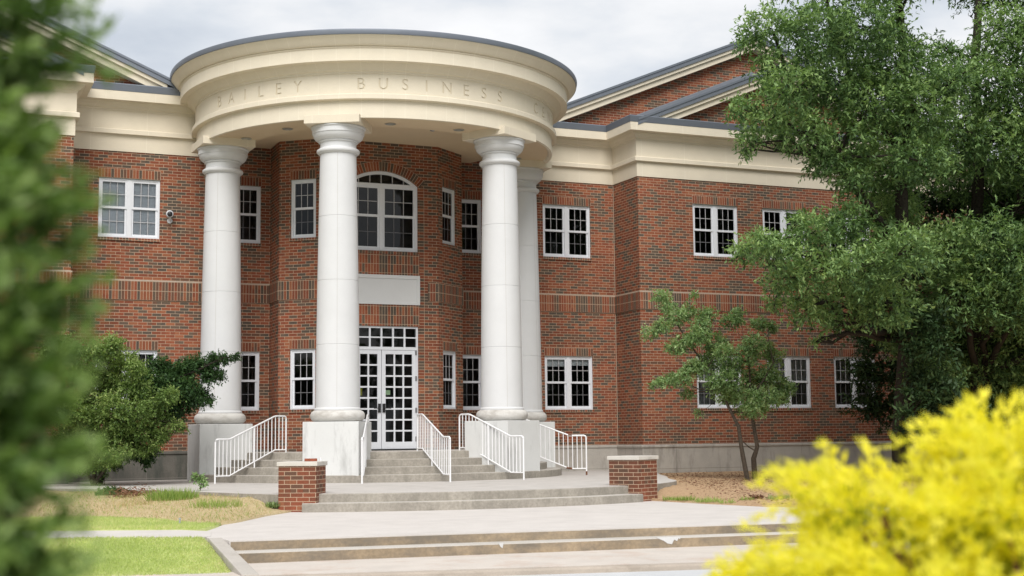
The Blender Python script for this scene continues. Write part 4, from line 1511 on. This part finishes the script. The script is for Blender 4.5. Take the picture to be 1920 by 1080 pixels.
def crown_arrays(clumps, per, leaf_len, leaf_wid, twig=0.30, lpt=11, droop=0.25, shell=0.55):
    """clumps [(centre, radius)] -> leaves gathered on short twigs that leave each clump's middle"""
    B, D, Ls, Ws, T = [], [], [], [], []
    for c, r_ in clumps:
        nt_ = max(4, int(per * r_ * r_))
        u_ = unit(rng.normal(size=(nt_, 3)))
        u_[:, 2] *= 0.8
        rad = r_ * (shell + (1.0 - shell) * rng.random(nt_)) * (0.75 + 0.5 * rng.random(nt_))
        tip_ = c + u_ * rad[:, None]
        td = unit(u_ + rng.normal(size=(nt_, 3)) * 0.55 + np.array([0, 0, -droop]))
        tl_ = twig * (0.6 + 0.8 * rng.random(nt_))
        tone = 0.10 + 0.42 * rng.random(nt_) + 0.16 * u_[:, 2] + rng.uniform(-0.10, 0.14)  # upper side of each clump paler: light from above put into leaf tone
        for k in range(lpt):
            f_ = (k + rng.random(nt_)) / lpt
            b_ = tip_ + td * (tl_ * (f_ - 0.5))[:, None] + rng.normal(size=(nt_, 3)) * 0.03 * twig
            dd = unit(td * 0.7 + rng.normal(size=(nt_, 3)) * 0.75)
            B.append(b_)
            D.append(dd)
            sz = 0.45 + 0.95 * rng.random(nt_)
            Ls.append(leaf_len * sz)
            Ws.append(leaf_wid * sz * (0.8 + 0.4 * rng.random(nt_)))
            T.append(np.clip(tone + 0.10 * k / lpt, 0.03, 0.97))
    return np.concatenate(B), np.concatenate(D), np.concatenate(Ls), np.concatenate(Ws), np.concatenate(T)


def limb(mb, a, b, r0, r1, n=6, wob=0.08, sides=7):
    a, b = np.array(a, float), np.array(b, float)
    ln = np.linalg.norm(b - a)
    pts = []
    for i in range(n + 1):
        t_ = i / n
        p_ = a + (b - a) * t_
        if 0 < i < n:
            p_ = p_ + rng.normal(size=3) * wob * ln * 0.35 + np.array([0, 0, 0.06 * ln * math.sin(math.pi * t_)])
        pts.append(p_)
    mb.tube(pts, list(np.linspace(r0, r1, n + 1)), sides, cap=False)
    return pts


def tree(name, label, cat, base, stems, clumps, leaf, bark, per, ll, lw, group=None, twig=0.3, lpt=11, droop=0.25, r0=0.2, twigs=True, shell=0.55, inner=None):
    t = empty(name, base, label, cat, group)
    tb = MB()
    tops = []
    for st in stems:
        rr = list(np.linspace(st[0], st[1], len(st[2])))
        tb.tube(st[2], rr, 10)
        for i, p_ in enumerate(st[2]):
            tops.append((np.array(p_, float), rr[i]))
    if twigs:
        for c, r_ in clumps:
            cand = [(np.linalg.norm(c - p_) + (2.5 if p_[2] > c[2] + 0.3 else 0), p_, q_) for p_, q_ in tops]
            dd, p_, q_ = min(cand, key=lambda z: z[0])
            th = max(0.006, min(q_ * 0.55, 0.028 * dd + 0.01))
            pts = limb(tb, p_, c, th, max(0.004, th * 0.35))
            for _ in range(3):
                e_ = c + unit(rng.normal(size=3)) * r_ * 0.8
                limb(tb, pts[-2], e_, th * 0.4, 0.003, 3, 0.1, 5)
    tb.build('trunk', bark, t, smooth=60)
    B, D, Ls, Ws, T = crown_arrays(clumps, per, ll, lw, twig, lpt, droop, shell)
    add_mesh('crown', leaf_mesh('crown', B, D, Ls, Ws, leaf, tip=T), t)
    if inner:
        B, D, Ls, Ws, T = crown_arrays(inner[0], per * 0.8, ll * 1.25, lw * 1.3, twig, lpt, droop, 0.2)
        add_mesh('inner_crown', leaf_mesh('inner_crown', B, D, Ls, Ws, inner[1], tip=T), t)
    return t


def px_clumps(lst, depth, spread, k=1.0):
    out = []
    for it_ in lst:
        x, y, r_ = it_[:3]
        d = depth + (it_[3] if len(it_) > 3 else rng.uniform(-spread, spread))
        out.append((at(x, y, d), r_ * k / FPX * d))
    return out


# large oak on the right
oak = [(1440, 50, 54), (1405, 75, 34), (1445, 125, 46), (1530, 60, 70), (1620, 50, 75), (1690, 120, 75), (1485, 165, 60), (1570, 150, 75), (1640, 190, 75), (1730, 200, 75), (1790, 150, 50),
       (1395, 205, 32), (1440, 225, 40), (1402, 262, 22), (1396, 285, 13), (1500, 245, 55), (1590, 265, 70), (1545, 305, 36), (1600, 340, 36), (1650, 320, 65), (1720, 300, 65),
       (1500, 415, 22), (1392, 475, 26), (1425, 455, 30), (1455, 470, 40), (1530, 435, 48), (1600, 415, 48), (1680, 400, 52), (1470, 520, 40), (1540, 505, 60), (1620, 500, 65), (1700, 470, 62),
       (1452, 572, 18), (1510, 580, 38), (1580, 575, 52), (1660, 570, 62), (1560, 612, 14), (1655, 625, 26), (1712, 640, 48), (1722, 705, 26), (1765, 705, 44), (1530, 640, 8)]
oak_up = [(1480, -70, 90), (1580, -90, 110), (1690, -60, 90), (1560, -220, 120), (1680, -240, 130), (1640, -380, 130)]
def shade_depth(lst):
    out = []
    for x, y, r_ in lst:
        dz = 0.0
        if x > 1630 and 300 < y < 425:
            dz = 1.9                       # recess between the upper and the lower boughs
        elif x > 1600 and y > 600:
            dz = 2.0                       # deep shade under the skirt
        elif 425 <= y <= 560:
            dz = -0.9                      # lower boughs reach forward
        out.append((x, y, r_, dz + rng.uniform(-0.4, 0.4)))
    return out


front = px_clumps(shade_depth(oak), 27.7, 0) + px_clumps(shade_depth(oak[3:]), 29.2, 0, 1.05)
ob = at(1690, 893, 29.6)
ob[2] = -0.30
trunk_pts = [ob, ob + [0.02, 0.0, 1.0], at(1700, 640, 29.6), at(1692, 480, 29.5), at(1690, 350, 29.4), at(1705, 230, 29.4), at(1690, 60, 29.3), at(1670, -150, 29.3), at(1660, -330, 29.3)]
st2 = [at(1692, 480, 29.5), at(1640, 400, 28.8), at(1560, 300, 28.3), at(1490, 180, 28.2), at(1450, 60, 28.2)]
st3 = [at(1700, 560, 29.6), at(1620, 520, 28.5), at(1530, 480, 28.0), at(1450, 470, 27.8)]
st4 = [at(1700, 300, 29.4), at(1610, 180, 29.0), at(1560, 60, 28.9), at(1540, -60, 28.9)]
tree('oak_tree', 'large broad oak with drooping boughs in front of the right wing', 'tree', ob,
     [(0.21, 0.05, trunk_pts), (0.10, 0.03, st2), (0.085, 0.03, st3), (0.09, 0.03, st4)],
     front + px_clumps(oak_up, 28.8, 1.0), M['oak_leaf'], M['bark_dark'], 390, 0.098, 0.036, 'trees in front of the right wing', twig=0.34, lpt=11,
     inner=(px_clumps([(1695, 605, 34), (1740, 600, 44), (1712, 650, 32), (1755, 650, 44), (1718, 700, 30), (1760, 710, 44), (1700, 735, 20), (1740, 750, 34), (1790, 760, 34), (1700, 775, 24), (1740, 795, 34), (1790, 800, 36), (1850, 790, 36), (1700, 820, 24), (1760, 830, 30)], 28.7, 0.3), M['oak_leaf_shaded']))
# second oak further right and behind, darker
oak2 = [(1770, 95, 30), (1830, 110, 45), (1880, 50, 60), (1940, 90, 90), (1850, 160, 70), (1920, 180, 85), (1990, 200, 110), (1800, 250, 70), (1870, 260, 80), (1940, 300, 90), (1800, 340, 60),
        (1890, 370, 75), (1990, 400, 110), (1780, 470, 75), (1850, 450, 70), (1920, 480, 80), (1800, 550, 85), (1880, 560, 85), (1960, 560, 100), (1770, 630, 80), (1850, 640, 85),
        (1930, 650, 90), (1780, 710, 70), (1860, 720, 75), (1940, 730, 90), (2040, 620, 120), (2060, 300, 130), (2050, 90, 130)]
oak2_up = [(1850, -60, 100), (1960, -60, 130), (1900, -200, 140), (2040, -120, 140), (1980, -330, 140), (2120, 100, 130), (2140, 400, 140), (2140, 650, 130)]
ob2 = at(1835, 890, 31.5)
ob2[2] = -0.25
tp2 = [ob2, at(1835, 700, 31.5), at(1828, 500, 31.4), at(1836, 300, 31.3), at(1828, 120, 31.3), at(1838, -30, 31.3), at(1880, -220, 31.2)]
tree('oak_tree', 'darker oak at the right edge standing behind the large oak', 'tree', ob2,
     [(0.2, 0.05, tp2), (0.09, 0.03, [at(1828, 500, 31.4), at(1900, 400, 31.0), at(1980, 250, 30.8)]), (0.08, 0.03, [at(1836, 300, 31.3), at(1890, 150, 31.0), at(1930, 20, 30.8)])],
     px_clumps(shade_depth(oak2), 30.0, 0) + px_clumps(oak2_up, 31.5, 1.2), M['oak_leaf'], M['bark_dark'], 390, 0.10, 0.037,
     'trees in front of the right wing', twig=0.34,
     inner=(px_clumps(shade_depth(oak2[11:]), 32.0, 0, 1.1) + px_clumps([(x + 20 * math.sin(y * 0.7), y, 50) for x in range(1650, 1990, 60) for y in range(250, 800, 64) if not (x < 1690 and y < 340)], 33.2, 0.5), M['oak_leaf_shaded']))

# small multi-stemmed tree in the mulch bed
small = [(1240, 556, 17), (1250, 575, 14), (1266, 592, 22), (1290, 585, 18), (1219, 625, 15), (1240, 612, 18), (1326, 592, 20), (1315, 612, 22), (1373, 602, 20), (1385, 588, 14), (1440, 612, 17), (1420, 606, 15),
         (1266, 650, 20), (1290, 640, 22), (1310, 630, 22), (1340, 642, 24), (1357, 660, 22), (1414, 645, 24), (1440, 655, 18), (1336, 678, 26), (1310, 690, 20), (1400, 668, 26), (1370, 690, 24), (1453, 668, 20),
         (1242, 715, 15), (1262, 712, 17), (1225, 722, 9), (1280, 706, 20), (1297, 688, 18), (1367, 712, 26), (1340, 715, 20), (1414, 712, 28), (1440, 700, 24), (1461, 722, 22), (1480, 728, 15),
         (1372, 738, 24), (1400, 745, 26), (1440, 745, 26), (1465, 745, 18), (1420, 765, 22), (1395, 770, 16), (1350, 740, 16), (1290, 738, 13), (1308, 775, 8), (1300, 555, 9)]
sb_ = at(1402, 905, 29.9)
sb_[2] = -0.17
sdp = 29.9
sA = [sb_, at(1394, 860, sdp), at(1390, 838, sdp), at(1385, 800, sdp), at(1372, 775, sdp), at(1352, 735, sdp), at(1325, 690, sdp), at(1290, 640, sdp), at(1258, 590, sdp)]
sB = [at(1416, 906, sdp + 0.2), at(1413, 860, sdp + 0.1), at(1420, 838, sdp), at(1412, 790, sdp), at(1408, 745, sdp), at(1405, 690, sdp), at(1395, 640, sdp)]
sC = [at(1416, 845, sdp), at(1404, 838, sdp + 0.1), at(1393, 828, sdp + 0.1)]
sD = [at(1388, 800, sdp + .1), at(1372, 778, sdp + .2), at(1362, 750, sdp + .2)]
sE = [at(1408, 745, sdp), at(1430, 715, sdp - .2), at(1450, 680, sdp - .2), at(1440, 630, sdp - .2)]
tree('small_tree', 'small multi stemmed tree with a sparse crown in the mulch bed', 'tree', sb_,
     [(0.055, 0.012, sA), (0.065, 0.012, sB), (0.016, 0.012, sC), (0.02, 0.008, sD), (0.02, 0.008, sE)],
     px_clumps(small, sdp, 0.45), M['small_leaf'], M['bark'], 1700, 0.060, 0.026, twig=0.17, lpt=10)

# speckled shrub and dark evergreen at the left
shrub = [(182, 664, 30), (208, 650, 28), (234, 677, 30), (255, 690, 25), (182, 706, 34), (221, 716, 36), (258, 728, 34), (165, 747, 32), (208, 758, 36), (255, 768, 36), (318, 742, 22), (300, 755, 22), (292, 784, 28),
         (328, 798, 16), (345, 803, 8), (172, 789, 34), (221, 794, 34), (260, 806, 32), (172, 824, 30), (208, 822, 32), (247, 826, 28), (296, 815, 24), (150, 700, 34), (140, 770, 36), (130, 820, 36), (215, 640, 16), (110, 660, 50), (90, 760, 60), (165, 850, 26), (195, 848, 24), (228, 848, 22), (265, 845, 18), (285, 838, 16), (172, 872, 20), (205, 870, 16), (150, 872, 22)]
shb = at(175, 905, 27.4)
shb[2] = -0.06
tree('holly_shrub', 'rounded pale speckled shrub against the left foundation wall', 'shrub', shb,
     [(0.05, 0.02, [shb, at(180, 840, 27.4), at(190, 760, 27.4)]), (0.04, 0.015, [shb, at(215, 850, 27.3), at(235, 780, 27.2)]), (0.03, 0.012, [shb, at(150, 850, 27.4), at(140, 760, 27.5)])],
     px_clumps(shrub, 26.9, 0.35) + px_clumps(shrub, 27.6, 0.3), M['shrub_leaf'], M['bark'], 1350, 0.048, 0.025, twig=0.16, lpt=10, shell=0.35)
ever = [(300, 690, 28), (322, 700, 28), (345, 695, 28), (365, 682, 22), (385, 690, 24), (406, 676, 18), (425, 672, 12), (441, 669, 10), (398, 667, 10), (395, 705, 20), (415, 705, 12), (352, 725, 30), (325, 720, 30),
        (378, 742, 22), (393, 752, 12), (360, 750, 22), (312, 760, 28), (338, 768, 20), (300, 735, 30), (280, 720, 34), (200, 848, 28), (185, 860, 22), (278, 850, 20), (272, 868, 12), (240, 850, 20), (160, 862, 24), (215, 866, 18),
        (320, 785, 22), (300, 815, 22), (340, 745, 24)]
evb = at(188, 903, 28.3)
evb[2] = -0.05
tree('evergreen_shrub', 'dark spreading evergreen reaching across the leftmost column', 'shrub', evb,
     [(0.05, 0.02, [evb, at(205, 850, 28.2), at(262, 775, 28.0), at(320, 715, 27.8), at(380, 690, 27.6)])],
     px_clumps(ever, 27.9, 0.3), M['dark_leaf'], M['bark_dark'], 2300, 0.055, 0.026, twig=0.16, lpt=10, shell=0.3)

# ------------------------------------------------------------------ grasses and small plants
def blades(poly_fn, n, h0, h1, wid, m, name, lean=0.35):
    pts = poly_fn(n)
    n = len(pts)
    d = np.stack([rng.normal(size=n) * lean, rng.normal(size=n) * lean, np.ones(n)], 1)
    ln = h0 + (h1 - h0) * rng.random(n)
    nm = rng.normal(size=(n, 3))
    nm[:, 2] = 0
    return leaf_mesh(name, pts, d, ln, np.full(n, wid), m, normal=nm)


def in_poly(poly, zf_):
    poly = np.array(poly)

    def fn(n):
        lo, hi = poly.min(0), poly.max(0)
        out = []
        while len(out) < n:
            q_ = lo + (hi - lo) * rng.random((n, 2))
            ins = np.zeros(n, bool)
            j = len(poly) - 1
            for i in range(len(poly)):
                xi, yi = poly[i]
                xj, yj = poly[j]
                cnd = ((yi > q_[:, 1]) != (yj > q_[:, 1])) & (q_[:, 0] < (xj - xi) * (q_[:, 1] - yi) / (yj - yi + 1e-12) + xi)
                ins ^= cnd
                j = i
            out += [(x, y, zf_(x, y) - 0.004) for x, y in q_[ins]]
        return np.array(out[:n])
    return fn


lowv = [(-6.47, -14.99), (-6.53, -16.70), (-7.25, -16.55), (-9.5, -16.1), (-9.5, -13.4), (-7.68, -14.06), (-6.46, -14.74)]
struct(add_mesh('lower_lawn_grass', blades(in_poly(lowv, low_z), 42000, 0.02, 0.055, 0.007, M['grass'], 'lower_lawn_grass', 0.5)), 'stuff')
upv = [(-5.78, -12.3), (-6.0, -13.0), (-6.3, -13.42), (-6.46, -13.2), (-7.55, -12.68), (-9.5, -11.8), (-9.5, -9.4), (-7.3, -10.1), (-6.35, -11.1), (-6.05, -12.1)]
struct(add_mesh('upper_lawn_grass', blades(in_poly(upv, lambda x, y: PLAZA + 0.01 + 0.03 * max(0, min(1, y + 11.5))), 30000, 0.02, 0.055, 0.007, M['grass'], 'upper_lawn_grass', 0.5)), 'stuff')
lbv = [(-4.5, -10.1), (-4.88, -10.75), (-5.5, -11.9), (-5.72, -12.2), (-6.0, -12.0), (-6.3, -10.9), (-7.3, -9.9), (-8.5, -9.4), (-8.0, -5.0), (-6.7, -5.1), (-5.65, -6.6), (-5.2, -7.7), (-4.8, -8.75), (-4.45, -9.5)]
lbz = bed_z
struct(add_mesh('dry_grass', blades(in_poly(lbv, lbz), 7000, 0.015, 0.075, 0.006, M['dry'], 'dry_grass', 0.9)), 'stuff')


struct(add_mesh('sparse_weeds', blades(in_poly(lbv, bed_z), 1500, 0.02, 0.10, 0.008, M['tuft'], 'sparse_weeds', 0.6)), 'stuff')


def clump(name, label, cat, c, rad, n, h0, h1, wid, m, lean=0.5, group=None, zfix=None):
    def fn(k):
        r_ = rad * np.sqrt(rng.random(k))
        th = rng.random(k) * 2 * math.pi
        return np.stack([c[0] + r_ * np.cos(th), c[1] + r_ * np.sin(th) * 0.8, np.full(k, c[2] - 0.01)], 1)
    o = add_mesh(name, blades(fn, n, h0, h1, wid, m, name, lean))
    return tag(o, label, cat, group)


def gp(px, py, z):
    v = _f + _r * (px - 960) / FPX - _u * (py - 540) / FPX
    t_ = (z - CAM[2]) / v[2]
    return CAM + v * t_


clump('grass_tuft', 'bright green grass tuft behind the brown heap in the left bed', 'grass tuft', gp(322, 944, -0.2), 0.40, 900, 0.12, 0.32, 0.012, M['tuft'], 0.3, 'grass tufts in the left bed')
clump('grass_tuft', 'tall thin grass tuft nearest the left brick pier', 'grass tuft', gp(407, 958, -0.27), 0.40, 480, 0.10, 0.26, 0.009, M['tuft'], 0.28, 'grass tufts in the left bed')
clump('grass_tuft', 'sparse dry yellow grass tuft in front of the brown heap', 'grass tuft', gp(262, 956, -0.27), 0.42, 260, 0.08, 0.26, 0.008, M['dry'], 0.25, 'grass tufts in the left bed')
clump('weed', 'small leafy weed at the foot of the left brick pier', 'weed', gp(513, 951, -0.24), 0.10, 220, 0.04, 0.14, 0.02, M['weed'], 0.6)
c = gp(252, 938, -0.19)
o = add_mesh('brush_heap', leaf_mesh('brush_heap', *(lambda n: (c + np.stack([rng.normal(size=n) * 0.22, rng.normal(size=n) * 0.18, np.abs(rng.normal(size=n)) * 0.09], 1), rng.normal(size=(n, 3)) * [1, 1, 0.5], 0.05 + 0.06 * rng.random(n), 0.014 + 0.012 * rng.random(n)))(1100), M['dead']))
tag(o, 'heap of dry reddish brown brush in the left bed', 'brush')
c = gp(207, 936, -0.18)
tree('low_shrub', 'low dark green shrub left of the brown brush heap', 'shrub', c, [(0.012, 0.006, [c, c + [0, 0, 0.08]])],
     [(c + [x, y, z], 0.11) for x, y, z in ((-0.15, 0, 0.1), (0, 0.02, 0.13), (0.14, 0, 0.1), (0.25, 0, 0.07), (-0.05, -0.08, 0.08))], M['dark_leaf'], M['bark'], 6000, 0.05, 0.018, twig=0.08, lpt=8)
for (px, py, z, h, lab) in ((195, 910, TERR, 0.33, 'thin upright sapling at the left end of the terrace'), (375, 922, -0.06, 0.26, 'slender grey green weed at the terrace edge below the leftmost rail')):
    c = gp(px, py, z)
    tree('sapling', lab, 'plant', c, [(0.008, 0.004, [c, c + [0.02, 0, h * 0.5], c + [0.0, 0, h]])],
         [(c + [rng.normal() * 0.04, rng.normal() * 0.04, h * k], 0.07) for k in (0.45, 0.65, 0.85, 1.0)], M['small_leaf'], M['bark'], 3200, 0.055, 0.02, twig=0.08, lpt=6)
# irrigation marker in the upper lawn
c = gp(337, 985, PLAZA)
b = MB()
b.tube([c, c + [0, 0, 0.09]], 0.012, 10)
b.tube([c + [0, 0, 0.085], c + [0, 0, 0.10]], [0.018, 0.015], 10)
tag(b.build('sprinkler_head', plain_mat('grey_plastic', (0.35, 0.36, 0.38), 0.6, 0.4), smooth=40), 'small grey sprinkler head standing in the upper lawn', 'sprinkler')
# grass edging along the right side of the plaza
for px, py, rad, n, lab in ((1258, 938, 0.14, 110, 'grass clump nearest the right brick pier'), (1285, 938, 0.18, 170, 'grass clump second from the right brick pier'),
                            (1325, 941, 0.24, 200, 'grass clump in the middle of the row along the plaza'), (1362, 943, 0.16, 80, 'low thin grass clump left of the dead leaves'),
                            (1400, 940, 0.15, 150, 'grass clump touching the dead leaves')):
    clump('grass_clump', lab, 'grass clump', gp(px, py, PLAZA + 0.02), rad, n, 0.04, 0.13, 0.010, M['tuft'], 0.6, 'grass clumps along the right edge of the plaza')
c = gp(1418, 938, PLAZA + 0.03)
o = add_mesh('dead_leaves', leaf_mesh('dead_leaves', *(lambda n: (c + np.stack([rng.normal(size=n) * 0.07, rng.normal(size=n) * 0.07, np.abs(rng.normal(size=n)) * 0.04], 1), rng.normal(size=(n, 3)) * [1, 1, 0.6], 0.06 + 0.06 * rng.random(n), 0.03 + 0.02 * rng.random(n)))(90), M['dead']))
tag(o, 'small pile of curled dead leaves on the mulch', 'leaves')
c = gp(1468, 938, PLAZA + 0.03)
clump('weed', 'low grey green weed beside the yellow bush tip', 'weed', c, 0.28, 420, 0.04, 0.15, 0.012, M['weed'], 0.6)
# mulch crumbs and fallen twigs
def rb_pts(n):
    return in_poly([(2.7, -10.5), (3.0, -12.6), (4.2, -13.2), (10, -12.5), (10, -2.0), (6.9, -1.6), (5.2, -5.6), (3.8, -8.3)], bed_z)(n) + [0, 0, 0.012]


n = 5200
pts = rb_pts(n)
dd = rng.normal(size=(n, 3))
dd[:, 2] *= 0.25
struct(add_mesh('mulch_chips', leaf_mesh('mulch_chips', pts, dd, 0.03 + 0.06 * rng.random(n), 0.008 + 0.014 * rng.random(n), M['dead'])), 'stuff')

# ------------------------------------------------------------------ foreground plants (out of focus)
def plumes(name, label, cat, base, origin_fn, nplume, lpp, plen, ll, lw, m, stem_m, droop=0.3, spread=0.5, back=0.35, face_up=None):
    t = empty(name, base, label, cat)
    res_ = origin_fn(nplume)
    o_, d_ = res_[:2]
    tm_ = res_[2] if len(res_) > 2 else np.ones(len(o_))
    nplume = len(o_)
    B, D, Ls, Ws, T, NN = [], [], [], [], [], []
    pl_ = plen * (0.6 + 0.8 * rng.random(nplume))
    for k in range(lpp):
        f_ = (k + rng.random(nplume)) / lpp
        bend = d_ + np.array([0, 0, -droop]) * (f_ ** 2)[:, None]
        b_ = o_ + bend * (pl_ * (f_ - back))[:, None] + rng.normal(size=(nplume, 3)) * (plen * 0.07 * (1.1 - f_))[:, None]
        B.append(b_)
        D.append(unit(unit(bend) + rng.normal(size=(nplume, 3)) * spread))
        Ls.append(ll * (0.6 + 0.8 * rng.random(nplume)))
        Ws.append(lw * (0.7 + 0.6 * rng.random(nplume)))
        T.append(np.clip((f_ * 1.05 + 0.02) * tm_, 0, 1))
        NN.append(d_ * 0.6 + rng.normal(size=(nplume, 3)) * 0.55 + np.array(face_up if face_up is not None else (0, 0, 0.5)))
    me = leaf_mesh('foliage', np.concatenate(B), np.concatenate(D), np.concatenate(Ls), np.concatenate(Ws), m, normal=np.concatenate(NN), tip=np.concatenate(T))
    add_mesh('foliage', me, t)
    return t


# yellow thread-leaf cypress, lower right
yc_ = at(1955, 1245, 2.75)
YR = np.array([0.66, 0.60, 0.43])


def gold_fn(n):
    u_ = unit(rng.normal(size=(n, 3)))
    u_[:, 2] = np.abs(u_[:, 2]) * 1.15 - 0.35
    u_ = unit(u_)
    lob = 0.88 + 0.13 * np.sin(u_[:, 0] * 9 + 1.3) * np.sin(u_[:, 1] * 8 + 0.4) + 0.13 * np.sin(u_[:, 2] * 15 + u_[:, 0] * 6)
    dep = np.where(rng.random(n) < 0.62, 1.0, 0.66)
    o_ = yc_ + u_ * YR * (lob * dep)[:, None]
    d_ = unit(u_ * 0.8 + rng.normal(size=(n, 3)) * 0.42 + np.array([0, 0, 0.22]))
    keep = np.ones(n, bool)
    for px, py, dd, rr in ((1880, 985, 2.3, 0.13), (1600, 930, 2.45, 0.06), (1760, 890, 2.4, 0.06), (1730, 1030, 2.22, 0.07), (1600, 1050, 2.3, 0.05), (1500, 960, 2.5, 0.04), (1850, 850, 2.4, 0.05)):
        keep &= np.linalg.norm(o_ - at(px, py, dd), axis=1) > rr          # hollows that show the stems
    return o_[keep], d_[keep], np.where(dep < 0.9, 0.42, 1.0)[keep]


yb = (yc_[0], yc_[1], -0.66)
tb = plumes('golden_cypress', 'bright yellow thread leaf cypress bush, blurred in the corner nearest the camera', 'bush', yb, gold_fn, 2500, 42, 0.20, 0.028, 0.0070, M['gold'], M['bark'], droop=0.45, spread=0.38, face_up=(-0.3, -0.6, 0.8))
b = MB()
for k in range(60):
    th = k * 2.4
    e_ = yc_ + unit(np.array([math.cos(th), math.sin(th), 0.2 + 0.9 * rng.random()])) * 0.42
    limb(b, (yc_[0] + 0.03 * math.cos(th), yc_[1] + 0.03 * math.sin(th), -0.66), e_, 0.016, 0.004, 5, 0.06)
b.build('stem', plain_mat('reddish_stem', (0.16, 0.065, 0.04), 0.8, 0.2, 0, 0.3), tb)

# green column cypress, left edge
cc = at(-372, 600, 1.5)
cbase = np.array([cc[0], cc[1], -0.66])
CH = 2.75


def cyp_fn(n):
    h = rng.random(n) ** 0.9
    z = -0.60 + CH * h
    th = rng.random(n) * 2 * math.pi
    rad = 0.285 * (0.92 - 0.15 * np.clip((h - 0.575) / 0.115, 0, 3.0) - 0.01 * np.clip((0.575 - h) / 0.105, 0, 3.0)) * (1 - np.clip((h - 0.85) / 0.15, 0, 1) ** 2 * 0.9) * np.clip(0.35 + h * 5, 0, 1)
    lob = 0.93 + 0.10 * np.sin(th * 3 + z * 6) + 0.10 * np.sin(th * 5 - z * 13 + 1) + 0.05 * np.sin(z * 31 + th * 2)
    dep = np.where(rng.random(n) < 0.6, 1.0, 0.70 + 0.25 * rng.random(n))
    rr = rad * lob * dep
    u_ = np.stack([np.cos(th), np.sin(th), np.zeros(n)], 1)
    o_ = np.stack([cc[0] + u_[:, 0] * rr, cc[1] + u_[:, 1] * rr, z], 1)
    d_ = unit(u_ * 0.75 + rng.normal(size=(n, 3)) * 0.3 + np.array([0, 0, 0.55]))
    return o_, d_


tb = plumes('green_cypress', 'tall soft green cypress, blurred along the left edge nearest the camera', 'tree', cbase, cyp_fn, 4600, 36, 0.11, 0.021, 0.0080, M['cypress'], M['bark'], droop=0.1, spread=0.5)
b = MB()
b.tube([cbase, cbase + [0, 0, 1.2], cbase + [0.01, 0, 2.5]], [0.04, 0.03, 0.008], 10)
for k in range(60):
    th = k * 2.39996
    z = -0.4 + 2.4 * k / 60
    limb(b, (cc[0], cc[1], z), (cc[0] + 0.20 * math.cos(th), cc[1] + 0.20 * math.sin(th), z + 0.10), 0.008, 0.003, 3, 0.05, 5)
b.build('trunk', M['bark'], tb)

# ------------------------------------------------------------------ trees across the street, mirrored in the window panes
cl = []
for k in range(46):
    x = -55 + k * 2.9 + rng.uniform(-1, 1)
    yb_ = -74 + rng.uniform(-6, 6) + 0.15 * x
    for q in range(5):
        cl.append((np.array([x + rng.normal() * 1.5, yb_ + rng.normal() * 1.5, 1.5 + q * 2.6 + rng.uniform(-1, 1)]), 2.2))
B, D, Ls, Ws, T = crown_arrays(cl, 5.0, 0.9, 0.5, 1.2, 5, 0.2, 0.3)
struct(add_mesh('far_wood', leaf_mesh('far_wood', B, D, Ls, Ws, M['dark_leaf'], tip=T)), 'stuff')
